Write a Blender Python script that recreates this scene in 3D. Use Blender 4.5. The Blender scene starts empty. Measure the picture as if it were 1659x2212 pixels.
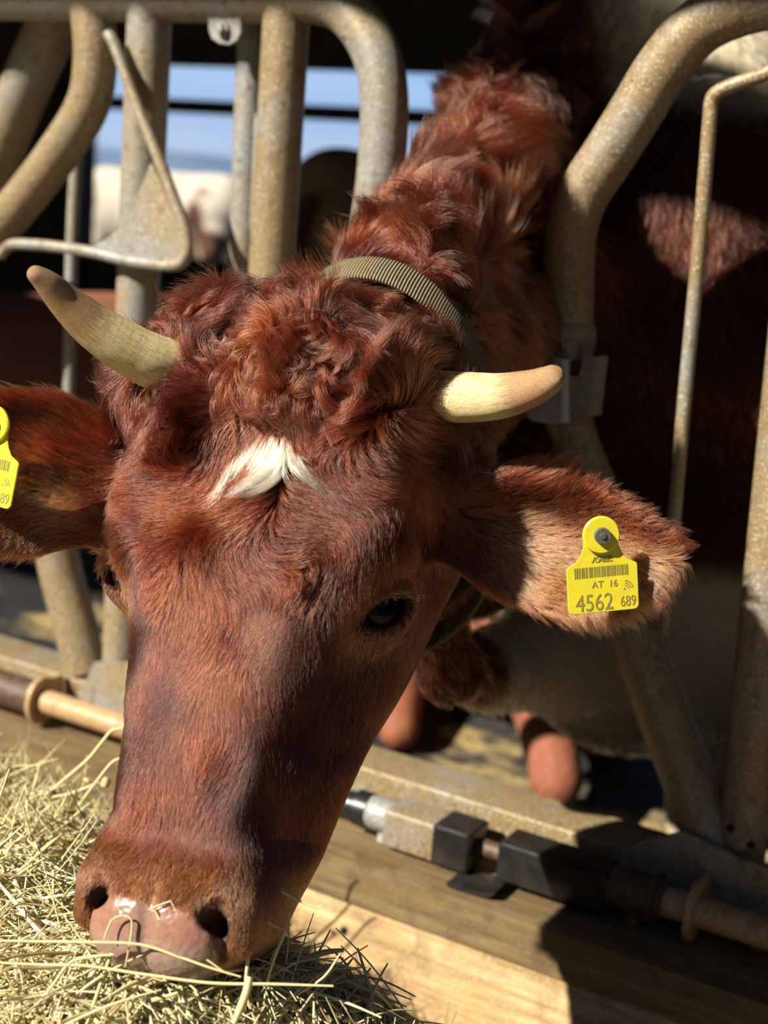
import bpy, bmesh, math, random
import numpy as np
from mathutils import Vector, Matrix, kdtree
import openvdb

FUR = 1.0                      # multiplier on the number of hairs
rng = np.random.default_rng(11)
random.seed(5)
sc = bpy.context.scene
col = sc.collection

# ------------------------------------------------------------------ camera
YAW, PITCH, ROLL = 29.0, 12.7, 4.6
CAM = np.array((0.0, -1.45, 1.30))
FPX, CX, CY = 3000.0, 829.5, 1106.0


def cam_axes():
    y, p, r = np.radians([YAW, PITCH, ROLL])
    f = np.array([-np.sin(y) * np.cos(p), np.cos(y) * np.cos(p), -np.sin(p)])
    rt = np.array([np.cos(y), np.sin(y), 0.0])
    up = np.cross(rt, f)
    R = np.cos(r) * rt + np.sin(r) * up
    U = -np.sin(r) * rt + np.cos(r) * up
    return np.stack([R, U, -f], 1)


CM = cam_axes()
cd = bpy.data.cameras.new('camera')
cam = bpy.data.objects.new('camera', cd)
col.objects.link(cam)
cam.matrix_world = Matrix([list(CM[i]) + [CAM[i]] for i in range(3)] + [[0, 0, 0, 1]])
cd.sensor_fit = 'HORIZONTAL'
cd.sensor_width = 36.0
cd.lens = 36.0 * FPX / 1659.0
cd.clip_start = 0.05
cd.dof.use_dof = True
cd.dof.focus_distance = 1.08
cd.dof.aperture_fstop = 6.0
sc.camera = cam

# ------------------------------------------------------------------ light
SUN_H = np.array((-math.sin(math.radians(30)), -math.cos(math.radians(30))))          # where the sun stands, seen from above
SUN_EL = math.radians(38)
sd = np.array((SUN_H[0] * math.cos(SUN_EL), SUN_H[1] * math.cos(SUN_EL), math.sin(SUN_EL)))
sd /= np.linalg.norm(sd)
sl = bpy.data.lights.new('sun', 'SUN')
sl.energy = 9.2
sl.angle = math.radians(0.6)
sl.color = (1.0, 0.93, 0.80)
so = bpy.data.objects.new('sun', sl)
col.objects.link(so)
so.rotation_euler = Vector(sd).to_track_quat('Z', 'Y').to_euler()
so.location = (-4, -6, 6)

w = bpy.data.worlds.new('world')
sc.world = w
w.use_nodes = True
nt = w.node_tree
nt.nodes.clear()
wo = nt.nodes.new('ShaderNodeOutputWorld')
bg = nt.nodes.new('ShaderNodeBackground')
tc = nt.nodes.new('ShaderNodeTexCoord')
sep = nt.nodes.new('ShaderNodeSeparateXYZ')
rmp = nt.nodes.new('ShaderNodeValToRGB')
nz = nt.nodes.new('ShaderNodeTexNoise')
mp = nt.nodes.new('ShaderNodeMapping')
mp.inputs['Scale'].default_value = (1.5, 1.5, 14)
nz.inputs['Scale'].default_value = 2.2
nz.inputs['Detail'].default_value = 5
cr2 = nt.nodes.new('ShaderNodeValToRGB')
cr2.color_ramp.elements[0].position = 0.45
cr2.color_ramp.elements[1].position = 0.75
cr2.color_ramp.elements[0].color = (0, 0, 0, 1)
cr2.color_ramp.elements[1].color = (0.5, 0.5, 0.5, 1)
mx = nt.nodes.new('ShaderNodeMix')
mx.data_type = 'RGBA'
e = rmp.color_ramp.elements
e[0].position = 0.0
e[0].color = (0.42, 0.54, 0.78, 1)
e[1].position = 0.25
e[1].color = (0.055, 0.12, 0.30, 1)
x = e.new(0.10)
x.color = (0.33, 0.57, 0.93, 1)
nt.links.new(tc.outputs['Generated'], sep.inputs[0])
nt.links.new(sep.outputs['Z'], rmp.inputs[0])
nt.links.new(tc.outputs['Generated'], mp.inputs[0])
nt.links.new(mp.outputs[0], nz.inputs['Vector'])
nt.links.new(nz.outputs[0], cr2.inputs[0])
nt.links.new(cr2.outputs[0], mx.inputs[0])
nt.links.new(rmp.outputs[0], mx.inputs[6])
mx.inputs[7].default_value = (0.62, 0.74, 0.92, 1)
# the yard side (behind the photographer) gets an added dark band, unseen, to cut the sky fill
nz2 = nt.nodes.new('ShaderNodeTexNoise')
nz2.inputs['Scale'].default_value = 7
nz2.inputs['Detail'].default_value = 6
nt.links.new(tc.outputs['Generated'], nz2.inputs['Vector'])
def wm(op, a_, b_):
    m_ = nt.nodes.new('ShaderNodeMath')
    m_.operation = op
    for i_, v_ in enumerate((a_, b_)):
        if isinstance(v_, (int, float)): m_.inputs[i_].default_value = v_
        else: nt.links.new(v_, m_.inputs[i_])
    return m_.outputs[0]
hgt = wm('ADD', wm('MULTIPLY', nz2.outputs[0], .22), .38)
isl = wm('LESS_THAN', sep.outputs['Z'], hgt)
isy = wm('LESS_THAN', sep.outputs['Y'], 0.10)
mk = wm('MULTIPLY', isl, isy)
mx2 = nt.nodes.new('ShaderNodeMix')
mx2.data_type = 'RGBA'
nt.links.new(mk, mx2.inputs[0])
nt.links.new(mx.outputs[2], mx2.inputs[6])
mx2.inputs[7].default_value = (.022, .028, .016, 1)
nt.links.new(mx2.outputs[2], bg.inputs[0])
bg.inputs[1].default_value = 1.0
nt.links.new(bg.outputs[0], wo.inputs[0])

sc.view_settings.view_transform = 'Standard'
sc.view_settings.look = 'None'
sc.view_settings.exposure = 0.0
sc.view_settings.gamma = 1.0
sc.view_settings.use_curve_mapping = False
sc.cycles.use_denoising = True
sc.cycles.max_bounces = 8
sc.cycles.transparent_max_bounces = 8


# ------------------------------------------------------------------ projection helpers (a pixel of the photo -> a point in the place)
def ray(px, py):
    return CM @ np.array([(px - CX) / FPX, (CY - py) / FPX, -1.0])


def PW(px, py, d):
    return CAM + ray(px, py) * d


def onY(px, py, y=0.0):
    d = ray(px, py)
    return CAM + d * ((y - CAM[1]) / d[1])


# head frame: u = image-right across the face, v = out of the face, w = poll -> muzzle
HRc = np.array([[.955, -.234, -.18], [-.116, .26, -.959], [.271, .937, .221]])
q_, r_ = np.linalg.qr(HRc)
HRc = q_ * np.sign(np.diag(r_))
HC = CAM + CM @ np.array([-.080, .157, -1.066])
HR = CM @ HRc


def h2w(p):
    return np.asarray(p) @ HR.T + HC


def w2h(p):
    return (np.asarray(p) - HC) @ HR


def PH(px, py, d):
    return w2h(PW(px, py, d))


# ------------------------------------------------------------------ object helpers
def tag(o, label=None, cat=None, group=None, kind=None):
    if label: o['label'] = label
    if cat: o['category'] = cat
    if group: o['group'] = group
    if kind: o['kind'] = kind
    return o


def empty(name, loc=(0, 0, 0)):
    o = bpy.data.objects.new(name, None)
    o.empty_display_size = 0.05
    col.objects.link(o)
    o.location = [float(c) for c in loc]
    return o


def link_mesh(name, me, mat=None, parent=None, smooth=True):
    o = bpy.data.objects.new(name, me)
    col.objects.link(o)
    if mat is not None:
        for m in (mat if isinstance(mat, (list, tuple)) else [mat]):
            me.materials.append(m)
    if smooth and len(me.polygons):
        me.polygons.foreach_set('use_smooth', np.ones(len(me.polygons), bool))
    if parent is not None:
        o.parent = parent
        p = parent
        inv = Matrix.Translation(parent.location)
        while p.parent:
            p = p.parent
            inv = Matrix.Translation(p.location) @ inv
        o.matrix_parent_inverse = inv.inverted()
    return o


def mesh_np(name, V, F_, mat=None, parent=None, smooth=True):
    me = bpy.data.meshes.new(name)
    me.from_pydata([tuple(map(float, v)) for v in V], [], [tuple(map(int, f)) for f in F_])
    me.update()
    return link_mesh(name, me, mat, parent, smooth)


def bm_obj(name, bm, mat=None, parent=None, smooth=True, sharp=35):
    bmesh.ops.recalc_face_normals(bm, faces=bm.faces)
    if smooth:
        for e_ in bm.edges:
            if len(e_.link_faces) == 2 and e_.calc_face_angle(0) > math.radians(sharp):
                e_.smooth = False
    me = bpy.data.meshes.new(name)
    bm.to_mesh(me)
    bm.free()
    return link_mesh(name, me, mat, parent, smooth)


def catmull(P, n=8):
    P = [np.asarray(p, float) for p in P]
    if len(P) < 3: return np.array(P)
    out = []
    Q = [2 * P[0] - P[1]] + P + [2 * P[-1] - P[-2]]
    for i in range(1, len(Q) - 2):
        for k in range(n):
            t = k / n
            a, b, c, d = Q[i - 1], Q[i], Q[i + 1], Q[i + 2]
            out.append(0.5 * ((2 * b) + (-a + c) * t + (2 * a - 5 * b + 4 * c - d) * t * t + (-a + 3 * b - 3 * c + d) * t ** 3))
    out.append(P[-1])
    return np.array(out)


def add_tube(bm, P, R, seg=24, cap=True):
    P = np.asarray(P, float)
    n = len(P)
    R = np.full(n, R) if np.isscalar(R) else np.asarray(R, float)
    T = np.gradient(P, axis=0)
    T /= np.linalg.norm(T, axis=1)[:, None]
    ref = np.array((0, 0, 1.0)) if abs(T[0][2]) < 0.9 else np.array((1.0, 0, 0))
    a = np.cross(T[0], ref)
    a /= np.linalg.norm(a)
    rings = []
    for i in range(n):
        a = a - T[i] * np.dot(a, T[i])
        a /= np.linalg.norm(a)
        b = np.cross(T[i], a)
        rings.append([bm.verts.new(P[i] + R[i] * (math.cos(2 * math.pi * k / seg) * a + math.sin(2 * math.pi * k / seg) * b)) for k in range(seg)])
    for i in range(n - 1):
        for k in range(seg):
            bm.faces.new((rings[i][k], rings[i][(k + 1) % seg], rings[i + 1][(k + 1) % seg], rings[i + 1][k]))
    if cap:
        bm.faces.new(rings[0][::-1])
        bm.faces.new(rings[-1])
    return rings


def tube(name, P, R, mat, parent=None, seg=28, smooth_path=True, n=8):
    bm = bmesh.new()
    if smooth_path:
        P = catmull(P, n)
        if not np.isscalar(R):
            R = np.interp(np.linspace(0, 1, len(P)), np.linspace(0, 1, len(R)), R)
    add_tube(bm, P, R, seg)
    return bm_obj(name, bm, mat, parent)


def add_box(bm, c, s, bev=0.0, rot=None):
    r = bmesh.ops.create_cube(bm, size=1.0)
    vs = r['verts']
    for v in vs:
        p = Vector((v.co.x * s[0], v.co.y * s[1], v.co.z * s[2]))
        if rot is not None: p = rot @ p
        v.co = p + Vector(c)
    if bev > 0:
        es = list({e_ for v in vs for e_ in v.link_edges})
        bmesh.ops.bevel(bm, geom=es, offset=bev, segments=3, affect='EDGES', profile=0.6)


def box(name, c, s, mat, parent=None, bev=0.0, rot=None, smooth=True):
    bm = bmesh.new()
    add_box(bm, c, s, bev, rot)
    return bm_obj(name, bm, mat, parent, smooth)


def add_prism(bm, pts2, frame, th, bev=0.0, hole=None):
    """pts2 in frame plane (origin, ex, ey, ez); extruded th along ez, centred."""
    o, ex, ey, ez = [np.asarray(q, float) for q in frame]
    lo = [bm.verts.new(o + p[0] * ex + p[1] * ey - ez * th / 2) for p in pts2]
    f = bm.faces.new(lo)
    r = bmesh.ops.extrude_face_region(bm, geom=[f])
    vs = [g for g in r['geom'] if isinstance(g, bmesh.types.BMVert)]
    for v in vs: v.co = v.co + Vector(ez * th)
    if bev > 0:
        es = [e_ for e_ in bm.edges if (e_.verts[0] in vs) == (e_.verts[1] in vs)]
        bmesh.ops.bevel(bm, geom=es, offset=bev, segments=2, affect='EDGES')


def prism(name, pts2, frame, th, mat, parent=None, bev=0.0):
    bm = bmesh.new()
    add_prism(bm, pts2, frame, th, bev)
    return bm_obj(name, bm, mat, parent)


def fence_plate(name, px, y, th, mat, parent=None, bev=0.001):
    """a plate standing in the plane of the fence at y, its outline given by photo pixels"""
    P = [onY(a, b, y) for a, b in px]
    if name == 'base_plate': P = [(p[0], p[1], max(p[2], .5465)) for p in P]
    return prism(name, [(p[0], p[2]) for p in P], ((0, y, 0), (1, 0, 0), (0, 0, 1), (0, 1, 0)), th, mat, parent, bev)


# ------------------------------------------------------------------ materials
def newmat(name):
    m = bpy.data.materials.new(name)
    m.use_nodes = True
    n = m.node_tree
    b = n.nodes['Principled BSDF']
    return m, n, b


def ramp(n, fac, stops):
    r = n.nodes.new('ShaderNodeValToRGB')
    el = r.color_ramp.elements
    while len(el) > 1: el.remove(el[-1])
    el[0].position = stops[0][0]
    el[0].color = (*stops[0][1], 1)
    for p, c in stops[1:]:
        q = el.new(p)
        q.color = (*c, 1)
    n.links.new(fac, r.inputs[0])
    return r.outputs[0]


def noise(n, scale, detail=4, rough=0.55, vec=None, mscale=None):
    t = n.nodes.new('ShaderNodeTexNoise')
    t.inputs['Scale'].default_value = scale
    t.inputs['Detail'].default_value = detail
    t.inputs['Roughness'].default_value = rough
    if vec is None:
        tc_ = n.nodes.new('ShaderNodeTexCoord')
        vec = tc_.outputs['Object']
    if mscale:
        m_ = n.nodes.new('ShaderNodeMapping')
        m_.inputs['Scale'].default_value = mscale
        n.links.new(vec, m_.inputs[0])
        vec = m_.outputs[0]
    n.links.new(vec, t.inputs['Vector'])
    return t.outputs[0]


def mixc(n, fac, a, b, mode='MIX'):
    m_ = n.nodes.new('ShaderNodeMix')
    m_.data_type = 'RGBA'
    m_.blend_type = mode
    for sock, v in ((0, fac), (6, a), (7, b)):
        if isinstance(v, (int, float)):
            m_.inputs[sock].default_value = v
        elif isinstance(v, tuple):
            m_.inputs[sock].default_value = (*v, 1)
        else:
            n.links.new(v, m_.inputs[sock])
    return m_.outputs[2]


def bump(n, b, h, strength=0.3, dist=0.002):
    bp = n.nodes.new('ShaderNodeBump')
    bp.inputs['Strength'].default_value = strength
    bp.inputs['Distance'].default_value = dist
    n.links.new(h, bp.inputs['Height'])
    n.links.new(bp.outputs[0], b.inputs['Normal'])


def galvanised(name, zinc=(.27, .28, .27), dirt=(.30, .225, .125), rust=(.15, .085, .035), amount=0.5, metal=0.35):
    m, n, b = newmat(name)
    big = noise(n, 9, 5, .6)
    fine = noise(n, 320, 3, .6)
    mid = noise(n, 70, 5, .65)
    base = mixc(n, ramp(n, big, [(amount - .12, (1, 1, 1)), (amount + .12, (0, 0, 0))]), zinc, dirt)
    base = mixc(n, ramp(n, mid, [(.52, (0, 0, 0)), (.66, (.8, .8, .8))]), base, rust)
    base = mixc(n, ramp(n, fine, [(.56, (0, 0, 0)), (.64, (.6, .6, .6))]), base, (.62, .56, .44))
    n.links.new(base, b.inputs['Base Color'])
    n.links.new(ramp(n, mid, [(.3, (metal,) * 3), (.6, (0.0,) * 3)]), b.inputs['Metallic'])
    n.links.new(ramp(n, fine, [(.3, (.38,) * 3), (.7, (.62,) * 3)]), b.inputs['Roughness'])
    bump(n, b, mixc(n, .5, fine, mid), .45, .0012)
    return m


M_galv = galvanised('galvanised_steel')
M_galv_dirty = galvanised('dirty_galvanised_steel', dirt=(.27, .19, .095), amount=.62)
M_zinc = galvanised('clean_zinc', zinc=(.42, .47, .53), dirt=(.40, .42, .44), rust=(.30, .30, .28), amount=.4, metal=.7)
M_rust = galvanised('rusted_rod', zinc=(.42, .26, .12), dirt=(.48, .30, .14), rust=(.26, .13, .05), amount=.5, metal=.1)


def simple(name, c, rough=.6, metal=0., spec=None, bs=None, bstr=.3, c2=None, cscale=30):
    m, n, b = newmat(name)
    if c2:
        n.links.new(ramp(n, noise(n, cscale, 5, .6), [(.35, c), (.65, c2)]), b.inputs['Base Color'])
    else:
        b.inputs['Base Color'].default_value = (*c, 1)
    b.inputs['Roughness'].default_value = rough
    b.inputs['Metallic'].default_value = metal
    if spec is not None: b.inputs['Specular IOR Level'].default_value = spec
    if bs: bump(n, b, noise(n, bs, 4, .6), bstr, .002)
    return m


M_black = simple('black_lacquer_and_shade', (.012, .012, .013), .25, .0, bs=200, bstr=.1, c2=(.03, .025, .02))
M_rubber = simple('black_rubber', (.015, .015, .018), .35)
M_dark = simple('dark_corroded_cast', (.06, .04, .028), .55, .2, bs=180, bstr=.6, c2=(.14, .08, .045), cscale=90)
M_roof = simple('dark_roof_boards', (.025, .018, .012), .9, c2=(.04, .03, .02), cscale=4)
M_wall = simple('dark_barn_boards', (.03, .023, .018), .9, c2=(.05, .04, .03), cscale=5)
M_hole = simple('hole_inside', (.004, .004, .004), .9)


def wood_mat(name='weathered_timber', k=1.0):
    m, n, b = newmat(name)
    g = noise(n, 7, 6, .65, mscale=(1.0, 14, 14))
    s = noise(n, 26, 4, .6)
    f = noise(n, 240, 3, .6)
    c = ramp(n, g, [(.3, (.24, .145, .06)), (.5, (.40, .26, .11)), (.7, (.56, .42, .22))])
    c = mixc(n, ramp(n, s, [(.5, (0, 0, 0)), (.72, (.85,) * 3)]), c, (.20, .12, .06))
    c = mixc(n, ramp(n, f, [(.58, (0, 0, 0)), (.68, (.5,) * 3)]), c, (.62, .50, .32))
    if k != 1.0: c = mixc(n, 1.0, c, (k, k * .97, k * .9), 'MULTIPLY')
    n.links.new(c, b.inputs['Base Color'])
    b.inputs['Roughness'].default_value = .8
    bump(n, b, mixc(n, .5, g, f), .5, .003)
    return m


M_wood = wood_mat()
M_woodtop = wood_mat('dung_stained_timber', .42)


def floor_mat():
    m, n, b = newmat('barn_floor_with_straw')
    big = noise(n, 2.6, 4, .6, mscale=(1.0, 2.2, 1))
    f = noise(n, 60, 5, .7)
    dark = ramp(n, f, [(.3, (.012, .011, .012)), (.7, (.05, .045, .045))])
    straw = ramp(n, f, [(.3, (.30, .20, .07)), (.7, (.62, .46, .20))])
    c = mixc(n, ramp(n, big, [(.55, (0, 0, 0)), (.62, (1, 1, 1))]), dark, straw)
    n.links.new(c, b.inputs['Base Color'])
    n.links.new(ramp(n, big, [(.46, (.28,) * 3), (.56, (.85,) * 3)]), b.inputs['Roughness'])
    bump(n, b, f, .8, .02)
    return m


M_floor = floor_mat()
M_alley = simple('feed_alley_concrete', (.11, .095, .07), .9, c2=(.17, .14, .10), cscale=8, bs=60)
M_ground = simple('yard_ground', (.07, .075, .05), .95, c2=(.11, .10, .07), cscale=1.5)
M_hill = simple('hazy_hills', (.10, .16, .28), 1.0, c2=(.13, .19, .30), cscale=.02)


def horn_mat(name, base_at, tip_at):
    """ivory horn; the growth streaks run along it, the last third is browner"""
    m, n, b = newmat(name)
    at = n.nodes.new('ShaderNodeAttribute')
    at.attribute_name = 'hv'          # x = along 0..1, y,z = around
    v = at.outputs['Vector']
    sx = n.nodes.new('ShaderNodeSeparateXYZ')
    n.links.new(v, sx.inputs[0])
    streak = noise(n, 2.0, 8, .72, vec=v, mscale=(3.6, 6, 6))
    fleck = noise(n, 5, 6, .72, vec=v, mscale=(11, 16, 16))
    ring = noise(n, 3, 3, .5, vec=v, mscale=(16, .6, .6))
    c = ramp(n, streak, [(.26, (.40, .23, .07)), (.38, (.68, .49, .19)), (.50, (.80, .65, .34)), (.7, (.84, .74, .48))])
    c = mixc(n, ramp(n, fleck, [(.545, (0, 0, 0)), (.61, (.85,) * 3)]), c, (.30, .165, .045))
    tipf = n.nodes.new('ShaderNodeMath')
    tipf.operation = 'MULTIPLY_ADD'
    n.links.new(streak, tipf.inputs[0])
    tipf.inputs[1].default_value = .5
    n.links.new(sx.outputs['X'], tipf.inputs[2])
    tipcol = ramp(n, fleck, [(.42, (.30, .14, .07)), (.62, (.55, .34, .17))])
    c = mixc(n, ramp(n, tipf.outputs[0], [(.86, (0, 0, 0)), (.96, (.9,) * 3)]), c, tipcol)
    n.links.new(c, b.inputs['Base Color'])
    n.links.new(ramp(n, tipf.outputs[0], [(.8, (.45,) * 3), (1.0, (.24,) * 3)]), b.inputs['Roughness'])
    bump(n, b, mixc(n, .45, fleck, ring), .7, .0016)
    return m


def hide_mat():
    m, n, b = newmat('cow_hide')
    at = n.nodes.new('ShaderNodeAttribute')
    at.attribute_name = 'coat'
    wt = n.nodes.new('ShaderNodeAttribute')
    wt.attribute_name = 'wet'
    f = noise(n, 160, 4, .6)
    c = mixc(n, .35, at.outputs['Color'], ramp(n, f, [(.3, (.25,) * 3), (.7, (1., 1., 1.))]), 'MULTIPLY')
    n.links.new(c, b.inputs['Base Color'])
    n.links.new(ramp(n, wt.outputs['Fac'], [(0, (.75,) * 3), (1, (.27,) * 3)]), b.inputs['Roughness'])
    n.links.new(ramp(n, wt.outputs['Fac'], [(0, (.12,) * 3), (1, (.55,) * 3)]), b.inputs['Specular IOR Level'])
    vo = n.nodes.new('ShaderNodeTexVoronoi')
    vo.inputs['Scale'].default_value = 210
    tc_ = n.nodes.new('ShaderNodeTexCoord')
    n.links.new(tc_.outputs['Object'], vo.inputs['Vector'])
    h = mixc(n, wt.outputs['Fac'], f, vo.outputs['Distance'])
    bump(n, b, h, .35, .0012)
    b.inputs['Subsurface Weight'].default_value = 0.0
    return m


M_hide = hide_mat()


def hair_mat(name='cow_hair', rough=.26):
    m = bpy.data.materials.new(name)
    m.use_nodes = True
    n = m.node_tree
    n.nodes.clear()
    o = n.nodes.new('ShaderNodeOutputMaterial')
    h = n.nodes.new('ShaderNodeBsdfHairPrincipled')
    h.model = 'CHIANG'
    h.parametrization = 'COLOR'
    at = n.nodes.new('ShaderNodeAttribute')
    at.attribute_name = 'tint'
    n.links.new(at.outputs['Color'], h.inputs['Color'])
    h.inputs['Roughness'].default_value = rough
    h.inputs['Radial Roughness'].default_value = .55
    h.inputs['Coat'].default_value = 0.0
    h.inputs['IOR'].default_value = 1.46
    n.links.new(h.outputs[0], o.inputs['Surface'])
    return m


M_hair = hair_mat()


def straw_mat():
    m, n, b = newmat('dry_hay')
    at = n.nodes.new('ShaderNodeAttribute')
    at.attribute_name = 'tint'
    n.links.new(at.outputs['Color'], b.inputs['Base Color'])
    b.inputs['Roughness'].default_value = .55
    b.inputs['Specular IOR Level'].default_value = .35
    return m


M_straw = straw_mat()
#@@STRUCT

# ------------------------------------------------------------------ the barn
def struct(o, name=None):
    o['kind'] = 'structure'
    return o


FLOOR_Z = 0.12
struct(box('floor', (-2.5, 2.25, FLOOR_Z - .05), (16, 4.3, .1), M_floor, smooth=False))
struct(box('floor', (-1.5, -3.6, .20), (14, 6.6, .1), M_alley, smooth=False)).name = 'floor_alley'
struct(box('ground', (-8, 34, -.02), (90, 60, .1), M_ground, smooth=False))
# roof: eave over the feed alley, rising towards the back
EY, EZ = -1.2, 2.635
rf = bmesh.new()
RZ0 = EZ + .62
rpts = [(EY, RZ0), (1.6, 3.9), (4.6, 3.35), (4.6, 3.5), (1.6, 4.05), (EY, RZ0 + .12)]
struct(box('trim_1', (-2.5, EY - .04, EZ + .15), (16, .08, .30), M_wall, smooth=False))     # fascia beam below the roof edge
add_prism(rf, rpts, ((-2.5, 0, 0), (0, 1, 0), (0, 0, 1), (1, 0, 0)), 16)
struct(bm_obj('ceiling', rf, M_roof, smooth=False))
FY = 4.2   # the far side
top_z = onY(430, 142, FY)[2]
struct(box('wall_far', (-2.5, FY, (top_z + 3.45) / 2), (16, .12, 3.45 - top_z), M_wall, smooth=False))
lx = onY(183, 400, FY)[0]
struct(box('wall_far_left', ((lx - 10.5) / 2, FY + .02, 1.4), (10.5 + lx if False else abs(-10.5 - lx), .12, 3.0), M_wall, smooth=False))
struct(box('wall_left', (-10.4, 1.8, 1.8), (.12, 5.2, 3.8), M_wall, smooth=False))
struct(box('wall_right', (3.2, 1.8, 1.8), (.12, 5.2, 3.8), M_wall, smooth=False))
bz = onY(430, 231, FY - .15)[2]
gate = box('rail_beam', (-2.5, FY - .15, bz), (13, .06, .062), M_wall, smooth=False)
tag(gate, 'dark horizontal beam crossing the bright opening at the far side of the barn', 'beam')
# low boarding of the far side, below the sight of the white back
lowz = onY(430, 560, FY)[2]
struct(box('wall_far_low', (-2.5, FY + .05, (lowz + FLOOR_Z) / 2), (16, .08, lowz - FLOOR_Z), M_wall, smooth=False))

# far hills
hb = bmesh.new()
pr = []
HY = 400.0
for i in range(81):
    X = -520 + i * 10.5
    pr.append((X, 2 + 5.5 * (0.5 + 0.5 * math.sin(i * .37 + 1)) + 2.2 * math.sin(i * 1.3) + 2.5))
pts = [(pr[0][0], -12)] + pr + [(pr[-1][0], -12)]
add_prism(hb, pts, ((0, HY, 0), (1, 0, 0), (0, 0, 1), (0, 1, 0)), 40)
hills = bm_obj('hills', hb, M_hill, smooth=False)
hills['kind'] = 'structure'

# ------------------------------------------------------------------ timber kerb
BZ = .545
kb = empty('timber_kerb', (-.7, 0, .2))
tag(kb, 'weathered wooden kerb of the feed trough running under the steel barrier', 'kerb')
bm = bmesh.new()
add_prism(bm, [(-.15, BZ), (-.154, BZ - .05), (.13, BZ - .05), (.13, BZ)], ((-1.2, 0, 0), (0, 1, 0), (0, 0, 1), (1, 0, 0)), 4.6, .003)
bm_obj('top_plank', bm, M_woodtop, kb, False)
bm = bmesh.new()
add_prism(bm, [(-.148, BZ - .0505), (-.30, .24), (-.26, .22), (-.10, BZ - .0505)], ((-1.2, 0, 0), (0, 1, 0), (0, 0, 1), (1, 0, 0)), 4.6, .003)
bm_obj('front_board', bm, M_wood, kb, False)
bm = bmesh.new()
add_prism(bm, [(.02, BZ - .051), (.02, FLOOR_Z), (.12, FLOOR_Z), (.12, BZ - .051)], ((-1.2, 0, 0), (0, 1, 0), (0, 0, 1), (1, 0, 0)), 4.6)
bm_obj('back_board', bm, M_wood, kb, False)

# ------------------------------------------------------------------ steel feed barrier (welded frame)
fb = empty('feed_barrier', (-.9, 0, BZ))
tag(fb, 'galvanised tubular steel feed barrier welded on a low square bottom rail behind the cow', 'feed barrier')
r0 = .0285
ztop = 1.522
zb0, zb1 = .5455, .606


def post(x, z0=zb1 - .01, z1=ztop, r=r0, mat=None, y=0.0, dx=0.0):
    return tube('upright_pipe', [(x, y, z0), (x + dx, y, z1)], r, mat or M_galv, fb, smooth_path=False)


post(-1.203, dx=.003)
post(-.991, mat=M_galv_dirty)
post(-.318, z0=zb1 - .03, r=.027, mat=M_galv_dirty, dx=-.035)
# pipe just behind, offset to the barn side
tube('rear_pipe', [onY(523, 640, .055), onY(548, 20, .055)], .020, M_galv, fb, smooth_path=False)
# top rail, running left into the dark and bending down on the right
tube('top_rail', [(-1.62, 0, ztop)] + [(-1.4, 0, ztop), (-1.2, 0, ztop), (-1.0, 0, ztop), onY(705, 2), onY(765, 38), onY(812, 115), onY(830, 220), onY(822, 380), onY(803, 520), onY(790, 640), onY(770, 800), onY(760, 900)], r0, M_galv, fb)
# curved pipes at the left
tube('curved_pipe', [onY(185, -70), onY(195, 0), onY(206, 110), onY(190, 225), onY(120, 340), onY(30, 455), onY(-60, 560), onY(-90, 700), onY(-80, 900)], .0285, M_galv_dirty, fb)
tube('diagonal_pipe', [onY(150, -60, .09), onY(110, 60, .09), onY(45, 210, .09), onY(-20, 380, .09), onY(-60, 560, .09)], .036, M_galv_dirty, fb)
tube('lower_brace', [onY(118, 1170), onY(135, 1250), onY(165, 1360), onY(185, 1450)], .031, M_galv_dirty, fb)
# square bottom rail
box('bottom_rail', (-1.0, .005, (zb0 + zb1) / 2), (3.0, .075, zb1 - zb0), M_galv_dirty, fb, .006)
# end plate where the brace and the post are welded on
fence_plate('base_plate', [(1395, 1812), (1480, 1795), (1590, 1848), (1720, 1895), (1760, 2130), (1659, 2085), (1380, 1985), (1230, 1935)], -.037, .006, M_galv, fb)
fence_plate('base_plate', [(205, 1430), (330, 1430), (330, 1660), (270, 1650), (150, 1600)], -.037, .006, M_galv, fb)
tube('lower_brace', [onY(1345, 1290, -.0), onY(1385, 1400), onY(1450, 1580), onY(1545, 1830, -.0)], [.031, .031, .031, .031], M_galv_dirty, fb, smooth_path=True)


def bolt(px, py, y, r=.008, parent=None, mat=None):
    c = onY(px, py, y)
    bm_ = bmesh.new()
    add_tube(bm_, [c, c + np.array((0, -.004, 0))], r * 1.5, 20)
    add_tube(bm_, [c, c + np.array((0, -.010, 0))], r, 6)
    return bm_obj('bolt', bm_, mat or M_zinc, parent)


def hole(px, py, y, r=.005, parent=None):
    c = onY(px, py, y)
    bm_ = bmesh.new()
    add_tube(bm_, [c + np.array((0, .003, 0)), c + np.array((0, -.0012, 0))], r, 16)
    return bm_obj('drain_hole', bm_, M_hole, parent)


bolt(1640, 2040, -.041, .008, fb)
bolt(1415, 1975, -.041, .008, fb)
hole(1577, 1790, -.0385, .0045, fb)
hole(1622, 1826, -.0385, .0045, fb)
hole(222, 1440, -.0385, .004, fb)
hole(223, 212, -.026, .0045, fb)
# hanging tab with bolt on the top rail
tp = [(452, 20), (523, 22), (523, 70), (516, 88), (498, 98), (478, 96), (460, 84), (453, 66)]
fence_plate('bolt_tab', tp, -.012, .006, M_galv, fb)
bolt(482, 63, -.016, .006, fb, M_galv)
# pale gusset behind the second post
fence_plate('gusset', [(530, 190), (556, 250), (600, 470), (545, 505), (520, 440), (510, 380), (516, 300)], .045, .004, M_galv, fb)

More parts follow.
